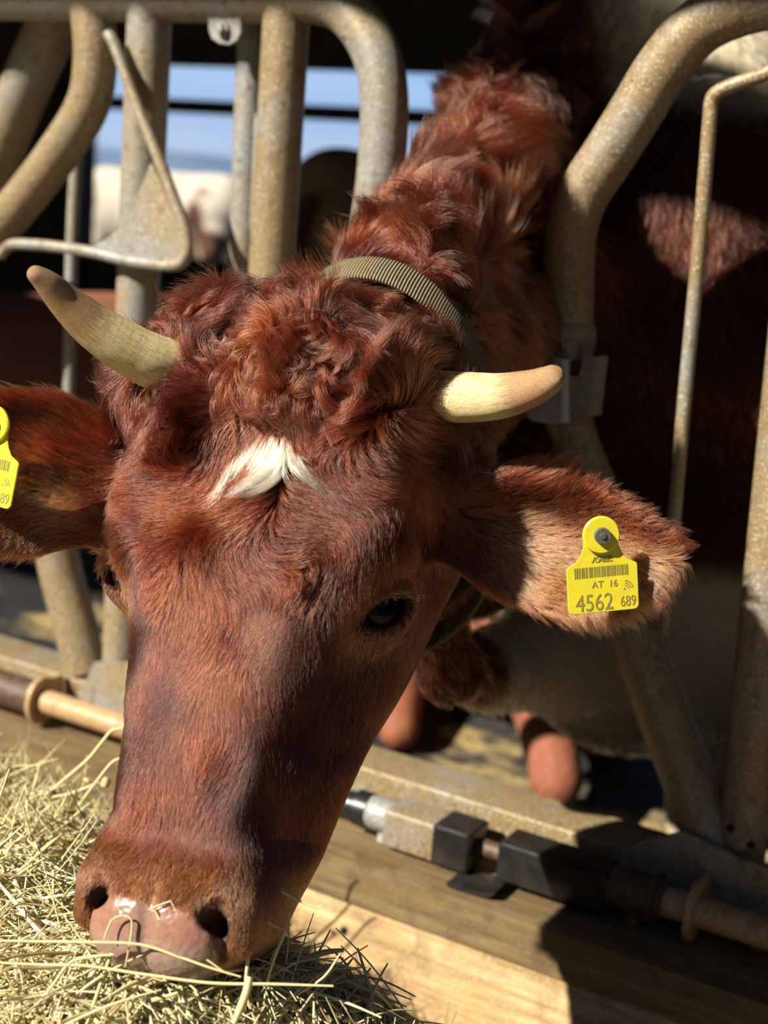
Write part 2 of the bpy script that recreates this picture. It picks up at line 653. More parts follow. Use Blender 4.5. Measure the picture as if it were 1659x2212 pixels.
# ------------------------------------------------------------------ triangular rod loop
tl = empty('rod_loop', onY(300, 540, -.03))
tag(tl, 'triangular loop of thin steel rod with a welded corner plate above the left horn', 'rod loop')
LP = [onY(a, b, -.045) for a, b in [(232, 72), (248, 98), (288, 205), (330, 310), (365, 400), (393, 475), (404, 515), (405, 545), (392, 568), (368, 574), (330, 571), (270, 562), (200, 545), (120, 533), (60, 528), (22, 530), (0, 552)]]
tube('rod', LP, .0075, M_galv, tl, 16)
fence_plate('corner_plate', [(328, 350), (345, 385), (395, 505), (400, 540), (388, 566), (362, 570), (290, 560), (198, 537), (236, 512), (268, 485), (285, 455)], -.043, .004, M_galv, tl)

# ------------------------------------------------------------------ the swinging neck bar on the right
nb = empty('neck_bar', onY(1225, 840, -.0))
tag(nb, 'thick curved swinging neck bar of the barrier right of the cow with a notched latch', 'neck bar')
tube('curved_tube', [onY(1760, 0), onY(1680, -2), onY(1590, 18), onY(1505, 62), onY(1430, 150), onY(1372, 245), onY(1315, 335), onY(1262, 415), onY(1237, 480), onY(1228, 550), onY(1226, 640), onY(1224, 760)], .0290, M_galv_dirty, nb)
tube('weld_collar', [onY(1224, 700, -.002), onY(1224, 712, -.002), onY(1224, 740, -.002), onY(1224, 775, -.002)], [.0292, .0325, .0325, .029], M_galv_dirty, nb)
tube('lower_tube', [onY(1222, 880), onY(1245, 960), onY(1290, 1075), onY(1345, 1230), onY(1400, 1400)], .026, M_galv_dirty, nb)
# notched channel round the joint
bm = bmesh.new()
c0, c1 = onY(1200, 758, -.035), onY(1272, 905, -.035)
xa, xb, z1_, z0_ = c0[0] + .004, c1[0] - .002, c0[2], c1[2]
zn = onY(1230, 808, -.035)[2]
xn0, xn1 = xa + .010, xb - .014
add_prism(bm, [(xa, z1_), (xa, z0_), (xb, z0_ + .004), (xb, z1_ - .002), (xn1 + .002, z1_ + .004), (xn1, zn), ((xn0 + xn1) / 2, zn - .002), (xn0, zn), (xn0, z1_)], ((0, -.034, 0), (1, 0, 0), (0, 0, 1), (0, 1, 0)), .004)
for xx in (xa, xb):
    add_box(bm, (xx, -.016, (z0_ + z1_) / 2), (.004, .036, (z1_ - z0_) * .96))
bm_obj('latch_channel', bm, M_galv, nb, False)
# zinc lug with a slot hole pointing to the left: a bent plate
bm = bmesh.new()
Lc = [onY(a, b, -.04) for a, b in [(1216, 773), (1165, 764), (1128, 763), (1108, 776), (1100, 800), (1104, 838), (1122, 880), (1150, 908), (1180, 914), (1214, 914)]]
Lc2 = [(p[0], p[2]) for p in Lc]
hcx, hcz = [onY(1131, 797, -.04)[i] for i in (0, 2)]
no = len(Lc2)
outer_f = [bm.verts.new((x_, -.043, z_)) for x_, z_ in Lc2]
inner_f = [bm.verts.new((hcx + .0085 * math.cos(t), -.043, hcz + .0065 * math.sin(t))) for t in np.linspace(0, 2 * math.pi, 15)[:-1]]
edges = [bm.edges.new((outer_f[i], outer_f[(i + 1) % no])) for i in range(no)] + [bm.edges.new((inner_f[i], inner_f[(i + 1) % 14])) for i in range(14)]
g = bmesh.ops.triangle_fill(bm, use_beauty=True, use_dissolve=False, edges=edges)
fs = [f for f in g['geom'] if isinstance(f, bmesh.types.BMFace)]
ex = bmesh.ops.extrude_face_region(bm, geom=fs)
for v in [q for q in ex['geom'] if isinstance(q, bmesh.types.BMVert)]: v.co.y += .006
bm_obj('lug', bm, M_zinc, nb, False)
tube('lug_bend', [onY(1216, 775, -.036), onY(1216, 912, -.036)], .0078, M_zinc, nb, 18, False)

# thin bent rod right of the neck bar
gr = tube('bent_rod', [onY(1740, 120, -.02), onY(1659, 157, -.02), onY(1600, 178, -.02), onY(1556, 196, -.02), onY(1538, 215, -.02), onY(1533, 260, -.02), onY(1520, 420, -.02), onY(1502, 620, -.02), onY(1480, 850, -.02), onY(1459, 1090, -.02), onY(1446, 1230, -.02), onY(1436, 1372, -.02)], [.0075] * 9 + [.0075, .0075, .006], M_galv_dirty, None, 16)
tag(gr, 'thin rusty steel rod bent at the top, standing between neck bar and right post', 'rod')

# thin dark rod further back at the left
tr = tube('thin_rod', [onY(168, 300, .12), onY(158, 480, .12), onY(153, 640, .12), onY(146, 1000, .12)], .0095, M_galv, None, 16)
tag(tr, 'thin dark upright steel rod at the far left, passing behind the triangular rod loop', 'rod')

# ------------------------------------------------------------------ locking rod along the kerb
lr = empty('locking_rod', (-.6, -.078, .58))
tag(lr, 'long locking rod with black damper and rusty couplings lying along the bottom rail', 'locking rod')
RY, RZ = -.078, .583


def rx(px, py): return onY(px, py, RY)[0]


def rseg(name, x0, x1, r, mat, seg=28, dz=0.0):
    return tube(name, [(x0, RY, RZ + dz), (x1, RY, RZ + dz)], r, mat, lr, seg, False)


rseg('rod', rx(1425, 1915), rx(1800, 2060), .0165, M_rust)
rseg('rod', -1.33, -.86, .0165, M_rust)
rseg('coupling', -1.55, -1.29, .024, M_dark)
rseg('coupling', rx(1325, 1880), rx(1440, 1925), .0225, M_dark)
rseg('coupling_ring', rx(1412, 1920), rx(1424, 1924), .0275, M_dark)
rseg('sleeve', rx(800, 1745), rx(868, 1765), .0205, M_galv, dz=-.006)
rseg('rubber_ring', rx(775, 1735), rx(803, 1745), .022, M_rubber, dz=-.006)
rseg('rubber_ring', rx(752, 1727), rx(770, 1733), .017, M_rubber, dz=-.006)
rseg('damper_rod', -.86, rx(755, 1727), .012, M_zinc, dz=-.006)
bxa, bxb = rx(850, 1765), rx(1030, 1815)
box('damper_block', ((bxa + bxb) / 2, RY - .002, RZ - .008), (bxb - bxa, .052, .046), M_galv_dirty, lr, .006)
bxc = rx(955, 1790)
box('block_shade', ((bxc + bxb) / 2 + .002, RY - .002, RZ - .007), (bxb - bxc + .004, .0545, .0485), M_black, lr, .006)  # shade on the block's right end, put in as a black box
bxa, bxb = rx(1092, 1845), rx(1320, 1915)
box('black_housing', ((bxa + bxb) / 2, RY, RZ - .004), (bxb - bxa, .05, .046), M_black, lr, .005)
rseg('link_pin', rx(1025, 1830), rx(1100, 1850), .010, M_dark, dz=-.006)
tube('clamp_foot', [(rx(1375, 1960), RY, RZ - .02), (rx(1375, 1960), RY - .004, RZ - .04)], .011, M_dark, lr, 18, False)
tube('clamp_foot', [(rx(835, 1790), RY, RZ - .02), (rx(835, 1790), RY - .004, RZ - .038)], .009, M_galv, lr, 18, False)
# curved black hook under the block
bm = bmesh.new()
hx = [rx(1012, 1880), rx(1035, 1890), rx(1070, 1900), rx(1098, 1905), rx(1112, 1903)]
hz = [BZ + .002, BZ + .000, BZ + .0015, BZ + .004, BZ + .010]
va = []
for i, (x_, z_) in enumerate(zip(hx, hz)):
    va.append([bm.verts.new((x_, yy, z_ + tt)) for yy, tt in ((-.135, 0), (-.085, 0), (-.085, .004), (-.135, .004))])
for i in range(len(va) - 1):
    for k in range(4): bm.faces.new((va[i][k], va[i][(k + 1) % 4], va[i + 1][(k + 1) % 4], va[i + 1][k]))
bm.faces.new(va[0]); bm.faces.new(va[-1][::-1])
bm_obj('hook', bm, M_black, lr)
# eyelet bracket that carries the rod on the end plate
for nm_, xx in (('eyelet_bracket', rx(1497, 1940)), ('eyelet_bracket', -1.283)):
    bm = bmesh.new()
    N = 22
    yo, zo = RY, RZ
    outer = [(yo + .030 * math.cos(t), zo + .034 * math.sin(t)) for t in np.linspace(math.radians(60), math.radians(300), N)]
    outer += [(-.038, zo - .022), (-.038, zo + .028)]
    inner = [(yo + .0185 * math.cos(t), zo + .0185 * math.sin(t)) for t in np.linspace(0, 2 * math.pi, N + 1)[:-1]]
    ov = [bm.verts.new((xx, a, b)) for a, b in outer]
    iv = [bm.verts.new((xx, a, b)) for a, b in inner]
    ed = [bm.edges.new((ov[i], ov[(i + 1) % len(ov)])) for i in range(len(ov))] + [bm.edges.new((iv[i], iv[(i + 1) % N])) for i in range(N)]
    g = bmesh.ops.triangle_fill(bm, use_beauty=True, edges=ed)
    fs = [f for f in g['geom'] if isinstance(f, bmesh.types.BMFace)]
    ex = bmesh.ops.extrude_face_region(bm, geom=fs)
    for v in [q for q in ex['geom'] if isinstance(q, bmesh.types.BMVert)]: v.co.x += .007
    bm_obj(nm_, bm, M_rust, fb, False)
#@@COW

# ------------------------------------------------------------------ signed distance toolkit
def unit(a): return a / (np.linalg.norm(a, axis=-1, keepdims=True) + 1e-9)


def L(p): return np.sqrt((p * p).sum(-1))


def ell(p, c, r):
    r = np.asarray(r, np.float32)
    q = p - np.asarray(c, np.float32)
    k0 = L(q / r)
    k1 = L(q / (r * r)) + 1e-9
    return k0 * (k0 - 1) / k1


def cone(p, a, b, ra, rb):
    a = np.asarray(a, np.float32)
    b = np.asarray(b, np.float32)
    ab = b - a
    t = np.clip(((p - a) @ ab) / (ab @ ab), 0, 1)
    return L(p - a - t[..., None] * ab) - (ra + (rb - ra) * t)


def smin(a, b, k):
    h = np.clip(.5 + .5 * (b - a) / k, 0, 1)
    return b + (a - b) * h - k * h * (1 - h)


def smax(a, b, k): return -smin(-a, -b, k)


# --- ears, in head coordinates; each: base, tip, face-normal hint, half widths
def ear_frame(b, t, n):
    b, t, n = map(np.asarray, (b, t, n))
    a = t - b
    Le = np.linalg.norm(a)
    a = a / Le
    n = n - a * (n @ a)
    n = n / np.linalg.norm(n)
    up = np.cross(n, a)
    return b, a, n, up, Le


vw = HR.T @ (CM @ np.array((0, 0, 1.)))       # towards the viewer in head coordinates
def cam_dir(x_, y_, z_): return HR.T @ (CM @ np.array((x_, y_, z_), float))


EARS = []
# image-right ear: slightly cupped, opening faces the viewer and a little down
EARS.append(dict(fr=ear_frame(PH(968, 1120, 1.120), PH(1478, 1200, 1.07), cam_dir(-.10, -.10, 1)), s=[0, .12, .25, .4, .55, .7, .82, .92, 1.0],
                 up=[.030, .040, .048, .050, .047, .040, .031, .021, .006], dn=[.034, .044, .054, .064, .068, .064, .054, .038, .008], cup=.022))
# image-left ear, its tip out of the picture
EARS.append(dict(fr=ear_frame(PH(262, 1040, 1.13), PH(-205, 1035, 1.06), cam_dir(-.35, .05, 1)), s=[0, .12, .25, .4, .55, .7, .82, .92, 1.0],
                 up=[.046, .052, .054, .058, .058, .052, .044, .030, .008], dn=[.050, .055, .062, .068, .070, .062, .050, .032, .008], cup=.007))
# for the left ear the 'up' axis points down the picture: up/dn are given for that
for E_ in EARS:
    b_, a_, n_, u_, l_ = E_['fr']
    E_['upc'] = float((HR @ u_) @ CM[:, 1])   # sign of the up axis in the picture


def ear_coords(p, E_):
    b_, a_, n_, u_, l_ = E_['fr']
    q = p - b_.astype(np.float32)
    s = (q @ a_.astype(np.float32)) / l_
    t = q @ u_.astype(np.float32)
    h = q @ n_.astype(np.float32)
    return s, t, h


def ear_mid(s, t, E_):
    sc_ = np.clip(s, 0, 1)
    wu = np.interp(sc_, E_['s'], E_['up'])
    wd = np.interp(sc_, E_['s'], E_['dn'])
    tn = np.where(t > 0, t / (wu + 1e-4), t / (wd + 1e-4))
    prof = E_['cup'] * (np.exp(-((sc_ - .35) / .38) ** 2))
    h0 = -prof * (1 - np.clip(tn, -1.3, 1.3) ** 2) + .010 * np.abs(tn) * 0
    # the tip bends a little back, folds run along the ear
    h0 = h0 + .006 * sc_ - .002 * np.sin(tn * 7) * np.exp(-((sc_ - .4) / .3) ** 2)
    return h0, tn, wu, wd


def sdf_ear(p, E_):
    s, t, h = ear_coords(p, E_)
    h0, tn, wu, wd = ear_mid(s, t, E_)
    wid = np.where(t > 0, wu, wd)
    th = .0045 + .008 * np.exp(-np.clip(s, 0, 2) / .12)
    l_ = E_['fr'][4]
    edge = np.maximum(np.abs(t) - wid, np.maximum(s - 1, -s - .05) * l_)
    d = np.abs(h - h0) * .8 - th
    return smax(d, edge * .8, .010)


EYE_R = .0225
EYES = {}
for sgn in (-1, 1):
    if sgn > 0:
        c = PH(812, 1318, 1.045 + .016)
        ax = PH(812, 1318, .9) - c
        c0_ = PH(776, 1337, 1.03); c1_ = PH(864, 1296, 1.045)
        lng = c1_ - c0_
    EYES[sgn] = None
ax = ax / np.linalg.norm(ax)
ax = ax + .35 * np.array((1., 0, 0)); ax /= np.linalg.norm(ax)
lng = lng - ax * (lng @ ax); lng /= np.linalg.norm(lng)
EYES[1] = (c, ax, lng)
mir = np.array((-1., 1, 1))
cL = c * mir
cL[0] = -.100
EYES[-1] = (cL, ax * mir, lng * mir)


def sdf_head(p):
    """head in head coordinates, ears and neck not yet added"""
    p = p.astype(np.float32)
    m = p.copy()
    m[..., 0] = np.abs(m[..., 0])
    d = ell(m, (0, -.085, .075), (.098, .088, .10))
    d = smin(d, ell(m, (0, -.052, .13), (.100, .054, .115)), .035)
    d = smin(d, cone(m, (0, -.055, .030), (.055, -.058, .038), .045, .040), .03)
    for hs_, hu_ in ((-1, .112), (1, .060)):                                              # horn bases
        d = smin(d, cone(p, (hs_ * .050, -.060, .042), (hs_ * hu_, -.060, .052), .037, .028), .03)
    d = smin(d, ell(m, (.040, -.028, .115), (.055, .034, .075)), .03)                 # forehead boss
    d = smin(d, ell(m, (.078, -.055, .180), (.036, .036, .055)), .03)                 # orbit rim above the eye
    d = smin(d, ell(m, (.088, -.075, .125), (.028, .045, .06)), .03)                  # temple
    d = smin(d, cone(m, (0, -.060, .20), (0, -.052, .42), .062, .046), .04)           # nasal bridge
    d = smin(d, cone(m, (.030, -.060, .22), (.022, -.045, .42), .046, .034), .03)
    d = smin(d, cone(m, (.062, -.105, .20), (.032, -.080, .40), .048, .040), .04)     # cheek bone to maxilla
    d = smin(d, ell(m, (.066, -.165, .170), (.040, .078, .105)), .035)                # masseter
    d = smin(d, cone(m, (.062, -.225, .20), (.034, -.132, .41), .036, .028), .04)     # mandible
    d = smin(d, cone(m, (.072, -.150, .22), (.044, -.105, .38), .034, .028), .04)
    d = smin(d, cone(m, (0, -.21, .18), (0, -.135, .42), .055, .034), .05)
    d = smin(d, cone(m, (.060, -.10, .05), (.070, -.19, .13), .060, .055), .05)
    d = smin(d, cone(m, (0, -.082, .20), (0, -.072, .39), .082, .064), .02)
    # the cheeks fall away from the nasal bridge in a plane
    wz = m[..., 2]
    cpl = np.interp(wz, [.0, .13, .18, .24, .32, .39, .43, .50], [.25, .14, .098, .072, .051, .044, .062, .15]).astype(np.float32)
    d = smax(d, m[..., 0] * .93 + m[..., 1] * .36 - cpl, .014)
    # flat nasal bridge and forehead
    d = smax(d, (m[..., 1] + .004 - .16 * np.clip(.12 - m[..., 2], 0, .1) - .02 * np.clip(m[..., 0] * 0, 0, 1)) * np.float32(.97), .012)
    # muzzle
    d = smin(d, ell(m, (0, -.048, .449), (.057, .052, .050)), .022)
    d = smin(d, ell(m, (.042, -.040, .440), (.027, .036, .036)), .018)
    d = smin(d, ell(m, (.018, -.022, .466), (.032, .028, .030)), .018)
    d = smin(d, ell(m, (.038, -.086, .442), (.029, .048, .048)), .02)      # upper lip at the side
    d = smin(d, ell(m, (0, -.108, .452), (.046, .042, .036)), .02)
    # lips line
    d = smax(d, -cone(m, (0, -.030, .512), (.062, -.115, .482), .004, .004), .006)
    # nostrils: comma shaped
    ns = cone(m, (.040, .012, .446), (.050, -.028, .458), .0085, .0075)
    ns = np.minimum(ns, cone(m, (.047, -.0, .443), (.052, -.018, .474), .0065, .005))
    d = smax(d, -ns, .005)
    d = smin(d, cone(m, (.0585, -.020, .440), (.060, -.026, .466), .009, .008), .008)   # wing of the nostril
    # philtrum groove
    d = d + .0022 * np.exp(-(m[..., 0] / .004) ** 2) * np.exp(-((m[..., 2] - .46) / .03) ** 2)
    # brow swell and tear groove
    for sgn, (c_, a_, l_) in EYES.items():
        c_ = c_.astype(np.float32); a_ = a_.astype(np.float32); l_ = l_.astype(np.float32)
        q = p - c_
        k = q @ a_
        lx_ = q @ l_
        sid = np.cross(a_, l_).astype(np.float32)
        sy = q @ sid
        shell = L(q) - (EYE_R + .0038)
        d = smin(d, shell, .018)
        rim = np.sqrt((np.sqrt((lx_ / 1.25) ** 2 + (sy / .78) ** 2 + 1e-9) - .0190) ** 2 + (k - .0165) ** 2) - .0030
        d = smin(d, rim, .010)
        # almond opening
        al = np.maximum(np.sqrt(lx_ ** 2 + (sy - .0165) ** 2) - .0270, np.sqrt(lx_ ** 2 + (sy + .0165) ** 2) - .0270)
        al = np.maximum(al, -k)
        d = smax(d, -al, .003)
    return d


# --- neck and trunk, world coordinates
crest = [((800, 745), 1.18), ((868, 640), 1.27), ((945, 500), 1.38), ((1048, 340), 1.54), ((1115, 225), 1.66), ((1225, 60), 1.78), ((1420, -10), 1.92)]
crest = [PW(a, b, d_) for (a, b), d_ in crest]
NK_MID = [PW(790, 900, 1.19), PW(965, 780, 1.42), PW(1080, 660, 1.66), PW(1380, 580, 2.02)]
NK_LOW = [PW(800, 1130, 1.19), PW(910, 1130, 1.38), PW(1020, 1140, 1.64), PW(1330, 1000, 2.02)]
DEW = [PW(930, 1290, 1.42), PW(970, 1450, 1.53), PW(1060, 1450, 1.70), PW(1330, 1380, 1.95)]


def chain(p, pts, rs, k, d=None):
    for i in range(len(pts) - 1):
        e_ = cone(p, pts[i], pts[i + 1], rs[i], rs[i + 1])
        d = e_ if d is None else smin(d, e_, k)
    return d


def sdf_neck(p):
    p = p.astype(np.float32)
    d = chain(p, crest, [.052, .052, .052, .056, .062, .080, .11], .03)
    d = smin(d, chain(p, [PW(1110, 420, 1.66), PW(1230, 330, 1.86), PW(1450, 330, 2.0)], [.055, .09, .15], .05), .06)
    d = smin(d, ell(p, PW(1490, 575, 1.76), (.17, .12, .23)), .07)
    d = smin(d, chain(p, NK_MID, [.080, .080, .10, .17], .05), .05)
    d = smin(d, chain(p, NK_LOW, [.064, .070, .09, .17], .05), .05)
    d = smin(d, chain(p, DEW, [.028, .030, .045, .12], .03), .05)
    return d


TRX = PW(1590, 700, 2.00)
TRA = math.radians(-24)


def sdf_trunk(p):
    p = p.astype(np.float32)
    # the trunk stands at an angle to the barrier: turn the query into its own frame
    qx, qy = p[..., 0] - np.float32(TRX[0]), p[..., 1] - np.float32(TRX[1])
    ca, sa = math.cos(TRA), math.sin(TRA)
    p = np.stack([qx * ca + qy * sa - .79, -qx * sa + qy * ca + .80, p[..., 2] - .02], -1).astype(np.float32)
    d = ell(p, (-.79, 1.15, 1.03), (.27, .62, .42))
    d = smin(d, ell(p, (-.60, .80, 1.02), (.13, .24, .32)), .08)      # shoulder, image right
    d = smin(d, ell(p, (-.98, .80, 1.02), (.13, .24, .32)), .08)
    d = smin(d, ell(p, (-.80, 1.9, .98), (.33, .62, .40)), .15)
    d = smin(d, cone(p, (-.79, .72, 1.46), (-.80, 2.3, 1.38), .09, .09), .12)
    d = smin(d, ell(p, (-.80, 2.45, 1.08), (.27, .35, .32)), .12)
    d = smin(d, ell(p, (-.79, .72, .76), (.20, .26, .25)), .10)
    for sx_ in (-1, 1):
        d = smin(d, cone(p, (-.70 + sx_ * .14, .86, .85), (-.64 + sx_ * .14, .84, .50), .10, .06), .06)
        d = smin(d, cone(p, (-.64 + sx_ * .14, .84, .50), (-.64 + sx_ * .14, .86, .20), .055, .036), .03)
        d = smin(d, cone(p, (-.64 + sx_ * .14, .86, .20), (-.64 + sx_ * .14, .83, .15), .045, .055), .02)
        d = smin(d, cone(p, (-.79 + sx_ * .18, 2.45, .95), (-.79 + sx_ * .17, 2.35, .65), .16, .08), .06)
        d = smin(d, cone(p, (-.79 + sx_ * .17, 2.35, .65), (-.79 + sx_ * .17, 2.60, .50), .07, .05), .03)
        d = smin(d, cone(p, (-.79 + sx_ * .17, 2.60, .50), (-.79 + sx_ * .17, 2.56, .20), .045, .036), .03)
        d = smin(d, cone(p, (-.79 + sx_ * .17, 2.56, .20), (-.79 + sx_ * .17, 2.53, .15), .045, .055), .02)
    return d


def sdf_cow_h(p):
    """whole animal, query in head coordinates"""
    p = np.asarray(p, np.float32)
    d = sdf_head(p)
    for E_ in EARS: d = smin(d, sdf_ear(p, E_), .012)
    wld = (p @ HR.T.astype(np.float32) + HC.astype(np.float32))
    return smin(d, sdf_neck(wld), .035)


def sdf_body_w(p):
    p = np.asarray(p, np.float32)
    return smin(sdf_neck(p), sdf_trunk(p), .09)


def mesh_sdf(fn, lo, hi, h):
    lo = np.asarray(lo, float); hi = np.asarray(hi, float)
    st = 4
    n = (np.ceil((hi - lo) / (h * st)).astype(int)) * st
    ax_ = [lo[i] + h * np.arange(n[i]) for i in range(3)]
    cx_ = [a[::st] + h * (st - 1) / 2 for a in ax_]
    G = np.stack(np.meshgrid(*cx_, indexing='ij'), -1).astype(np.float32)
    dc = fn(G.reshape(-1, 3)).reshape(G.shape[:3])
    D = dc.repeat(st, 0).repeat(st, 1).repeat(st, 2).astype(np.float32)
    msk = np.abs(D) < h * st * 2.2
    idx = np.argwhere(msk)
    P_ = (lo + idx * h).astype(np.float32)
    out = np.empty(len(P_), np.float32)
    for i in range(0, len(P_), 400000): out[i:i + 400000] = fn(P_[i:i + 400000])
    D[msk] = out
    g_ = openvdb.FloatGrid(float(h * st * 4))
    g_.copyFromArray(D)
    pts_, quads_ = g_.convertToQuads(isovalue=0.0)[:2] if True else None
    V = lo + np.asarray(pts_) * h
    return V, np.asarray(quads_)


def relax(V, Q, it=2, lam=.5):
    nv = len(V)
    E2 = np.concatenate([Q[:, [0, 1]], Q[:, [1, 2]], Q[:, [2, 3]], Q[:, [3, 0]]])
    E2 = np.concatenate([E2, E2[:, ::-1]])
    cnt = np.bincount(E2[:, 0], minlength=nv).astype(float)
    for _ in range(it):
        S = np.stack([np.bincount(E2[:, 0], weights=V[E2[:, 1], k], minlength=nv) for k in range(3)], 1) / np.maximum(cnt, 1)[:, None]
        V = V + lam * (S - V)
    return V


def vert_normals(V, Q):
    a = V[Q[:, 2]] - V[Q[:, 0]]
    b = V[Q[:, 3]] - V[Q[:, 1]]
    fn_ = np.cross(a, b)
    N = np.zeros_like(V)
    for k in range(4):
        for j in range(3): N[:, j] += np.bincount(Q[:, k], weights=fn_[:, j], minlength=len(V))
    return N / (np.linalg.norm(N, axis=1)[:, None] + 1e-12), fn_


Vh, Qh = mesh_sdf(sdf_cow_h, (-.36, -.33, -.16), (.40, .10, .54), .003)
Vh = relax(Vh, Qh, 2)
nh, _ = vert_normals(Vh, Qh)
g0 = np.sign(sdf_cow_h(Vh[::40] + nh[::40] * .004) - sdf_cow_h(Vh[::40] - nh[::40] * .004))
if g0.mean() < 0:
    Qh = Qh[:, ::-1]
    nh = -nh
def body_clip(p):
    """trunk and neck without the part the finer head mesh already gives"""
    q = w2h(p)
    inside = np.minimum.reduce([q[:, 0] + .35, .39 - q[:, 0], q[:, 1] + .315, .09 - q[:, 1], q[:, 2] + .145, .53 - q[:, 2]])
    return np.maximum(sdf_body_w(p) + np.where(inside > 0, .0015, 0), inside).astype(np.float32)


Vb, Qb = mesh_sdf(body_clip, (-1.35, -.40, .08), (1.30, 3.0, 1.80), .011)
nb_, _ = vert_normals(Vb, Qb)
g0 = np.sign(sdf_body_w(Vb[::20] + nb_[::20] * .01) - sdf_body_w(Vb[::20] - nb_[::20] * .01))
if g0.mean() < 0:
    Qb = Qb[:, ::-1]
    nb_ = -nb_


# --- coat colour (pigment only), by place on the animal
def sm(a, b, x_):
    t = np.clip((x_ - a) / (b - a), 0, 1)
    return t * t * (3 - 2 * t)


NK = rng.normal(size=(3, 14, 3))
NP = rng.uniform(0, 6.28, (3, 14))
NKn = NK / np.linalg.norm(NK, axis=2, keepdims=True)


def vnoise(p, f, seed=0):
    """smooth vector noise from a sum of sines"""
    out = np.zeros((len(p), 3))
    rs = np.random.default_rng(100 + seed)
    for c_ in range(3):
        K = rs.normal(size=(9, 3))
        K = K / np.linalg.norm(K, axis=1)[:, None] * rs.uniform(.6, 1.8, 9)[:, None] * f
        ph = rs.uniform(0, 6.28, 9)
        out[:, c_] = np.sin(p @ K.T + ph).sum(1) / 3.0
    return out


RED = np.array((.046, .0088, .0036))
REDB = np.array((.100, .0225, .0075))
TAN = np.array((.36, .125, .048))
CREAM = np.array((.70, .58, .38))
NOSE = np.array((.30, .165, .115))
DARKSKIN = np.array((.045, .022, .016))
STAR = PH(600, 1000, 1.04)


def lerp(a, b, t): return a * (1 - t[:, None]) + b * t[:, None]


def nose_mask(p):
    """bare wet skin of the muzzle"""
    u, v, w_ = p[:, 0], p[:, 1], p[:, 2]
    lim = .4460 + .010 * np.cos(np.clip(u / .05, -1, 1) * math.pi) * 0 + .018 * np.clip(np.abs(u) / .05, 0, 1) ** 3 * 0
    return sm(lim - .004, lim + .004, w_ + .10 * np.clip(-v - .05, -1, 0) * 0 - .35 * np.clip(-v - .030, 0, 1)) * sm(.062, .052, np.abs(u) + .007)


def coat_head(p):
    u, v, w_ = p[:, 0], p[:, 1], p[:, 2]
    n1 = vnoise(p, 60, 1)[:, 0]
    n2 = vnoise(p, 25, 2)[:, 0]
    c_ = lerp(np.tile(RED, (len(p), 1)), REDB, np.clip(.45 + .35 * n1 + .3 * n2, 0, 1))
    # tan by the muzzle, round the eyes and inside the ears
    mz = sm(.395, .44, w_)
    c_ = lerp(c_, TAN * .75, mz * .55)
    for sg, (ec, ea, el) in EYES.items():
        r = L(p - ec)
        c_ = lerp(c_, TAN, sm(.062, .026, r) * .45)
        c_ = lerp(c_, DARKSKIN, sm(.034, .026, r) * .85)
    c_ = lerp(c_, REDB * 1.1, sm(.085, .10, np.abs(u)) * (w_ > .12) * .5)
    for E_ in EARS:
        s, t, h = ear_coords(p, E_)
        h0, tn, wu, wd = ear_mid(s, t, E_)
        on = (s > .02) * (np.abs(h - h0) < .03) * (np.abs(tn) < 1.25)
        low = sm(.45, -.3, tn * (1 if E_['upc'] > 0 else -1))
        inner = (h > h0) * sm(.10, .35, s) * sm(1.0, .85, s) * sm(1.05, .6, np.abs(tn))
        c_ = lerp(c_, REDB * 1.25, on * .8)
        c_ = lerp(c_, np.array((.52, .205, .085)), on * inner * low * .9)
    return c_


def coat_body(p):
    """world coordinates"""
    x_, y_, z_ = p[:, 0], p[:, 1], p[:, 2]
    n1 = vnoise(p, 30, 3)[:, 0]
    n2 = vnoise(p, 9, 4)
    c_ = lerp(np.tile(RED, (len(p), 1)), REDB, np.clip(.5 + .5 * n1, 0, 1))
    bel = sm(.03, -.03, z_ - .80 - .05 * n2[:, 0] - .9 * np.clip(.42 - y_, 0, 1) * -1 - 3 * 0)
    # white belly and brisket begins behind the brown dewlap
    white_b = sm(-.03, .03, y_ + .05 * n2[:, 1] + .10 * np.clip(x_ + .8, -1, 1)) * sm(.88, .82, z_ + .03 * n2[:, 0])
    white_w = sm(1.43, 1.47, z_ + .02 * n2[:, 1]) * sm(.18, .28, y_)
    c_ = lerp(c_, CREAM, np.clip(white_b + white_w, 0, 1))
    # line of paler hair down the crest
    return c_


# merge both meshes into the one body
Vh_w = h2w(Vh)
nh_w = nh @ HR.T
V_all = np.concatenate([Vh_w, Vb])
Q_all = np.concatenate([Qh, Qb + len(Vh)])
me = bpy.data.meshes.new('cow_body')
me.vertices.add(len(V_all))
me.vertices.foreach_set('co', V_all.astype(np.float32).ravel())
me.loops.add(Q_all.size)
me.loops.foreach_set('vertex_index', Q_all.astype(np.int32).ravel())
me.polygons.add(len(Q_all))
me.polygons.foreach_set('loop_start', np.arange(0, Q_all.size, 4, dtype=np.int32))
me.update(calc_edges=True)
me.validate()
cow = empty('cow', (-.62, -.05, FLOOR_Z))
tag(cow, 'red-brown horned cow with white forehead star eating hay through the barrier', 'cow')
body = link_mesh('body', me, M_hide, cow)
ch = coat_head(Vh)
nm = nose_mask(Vh)
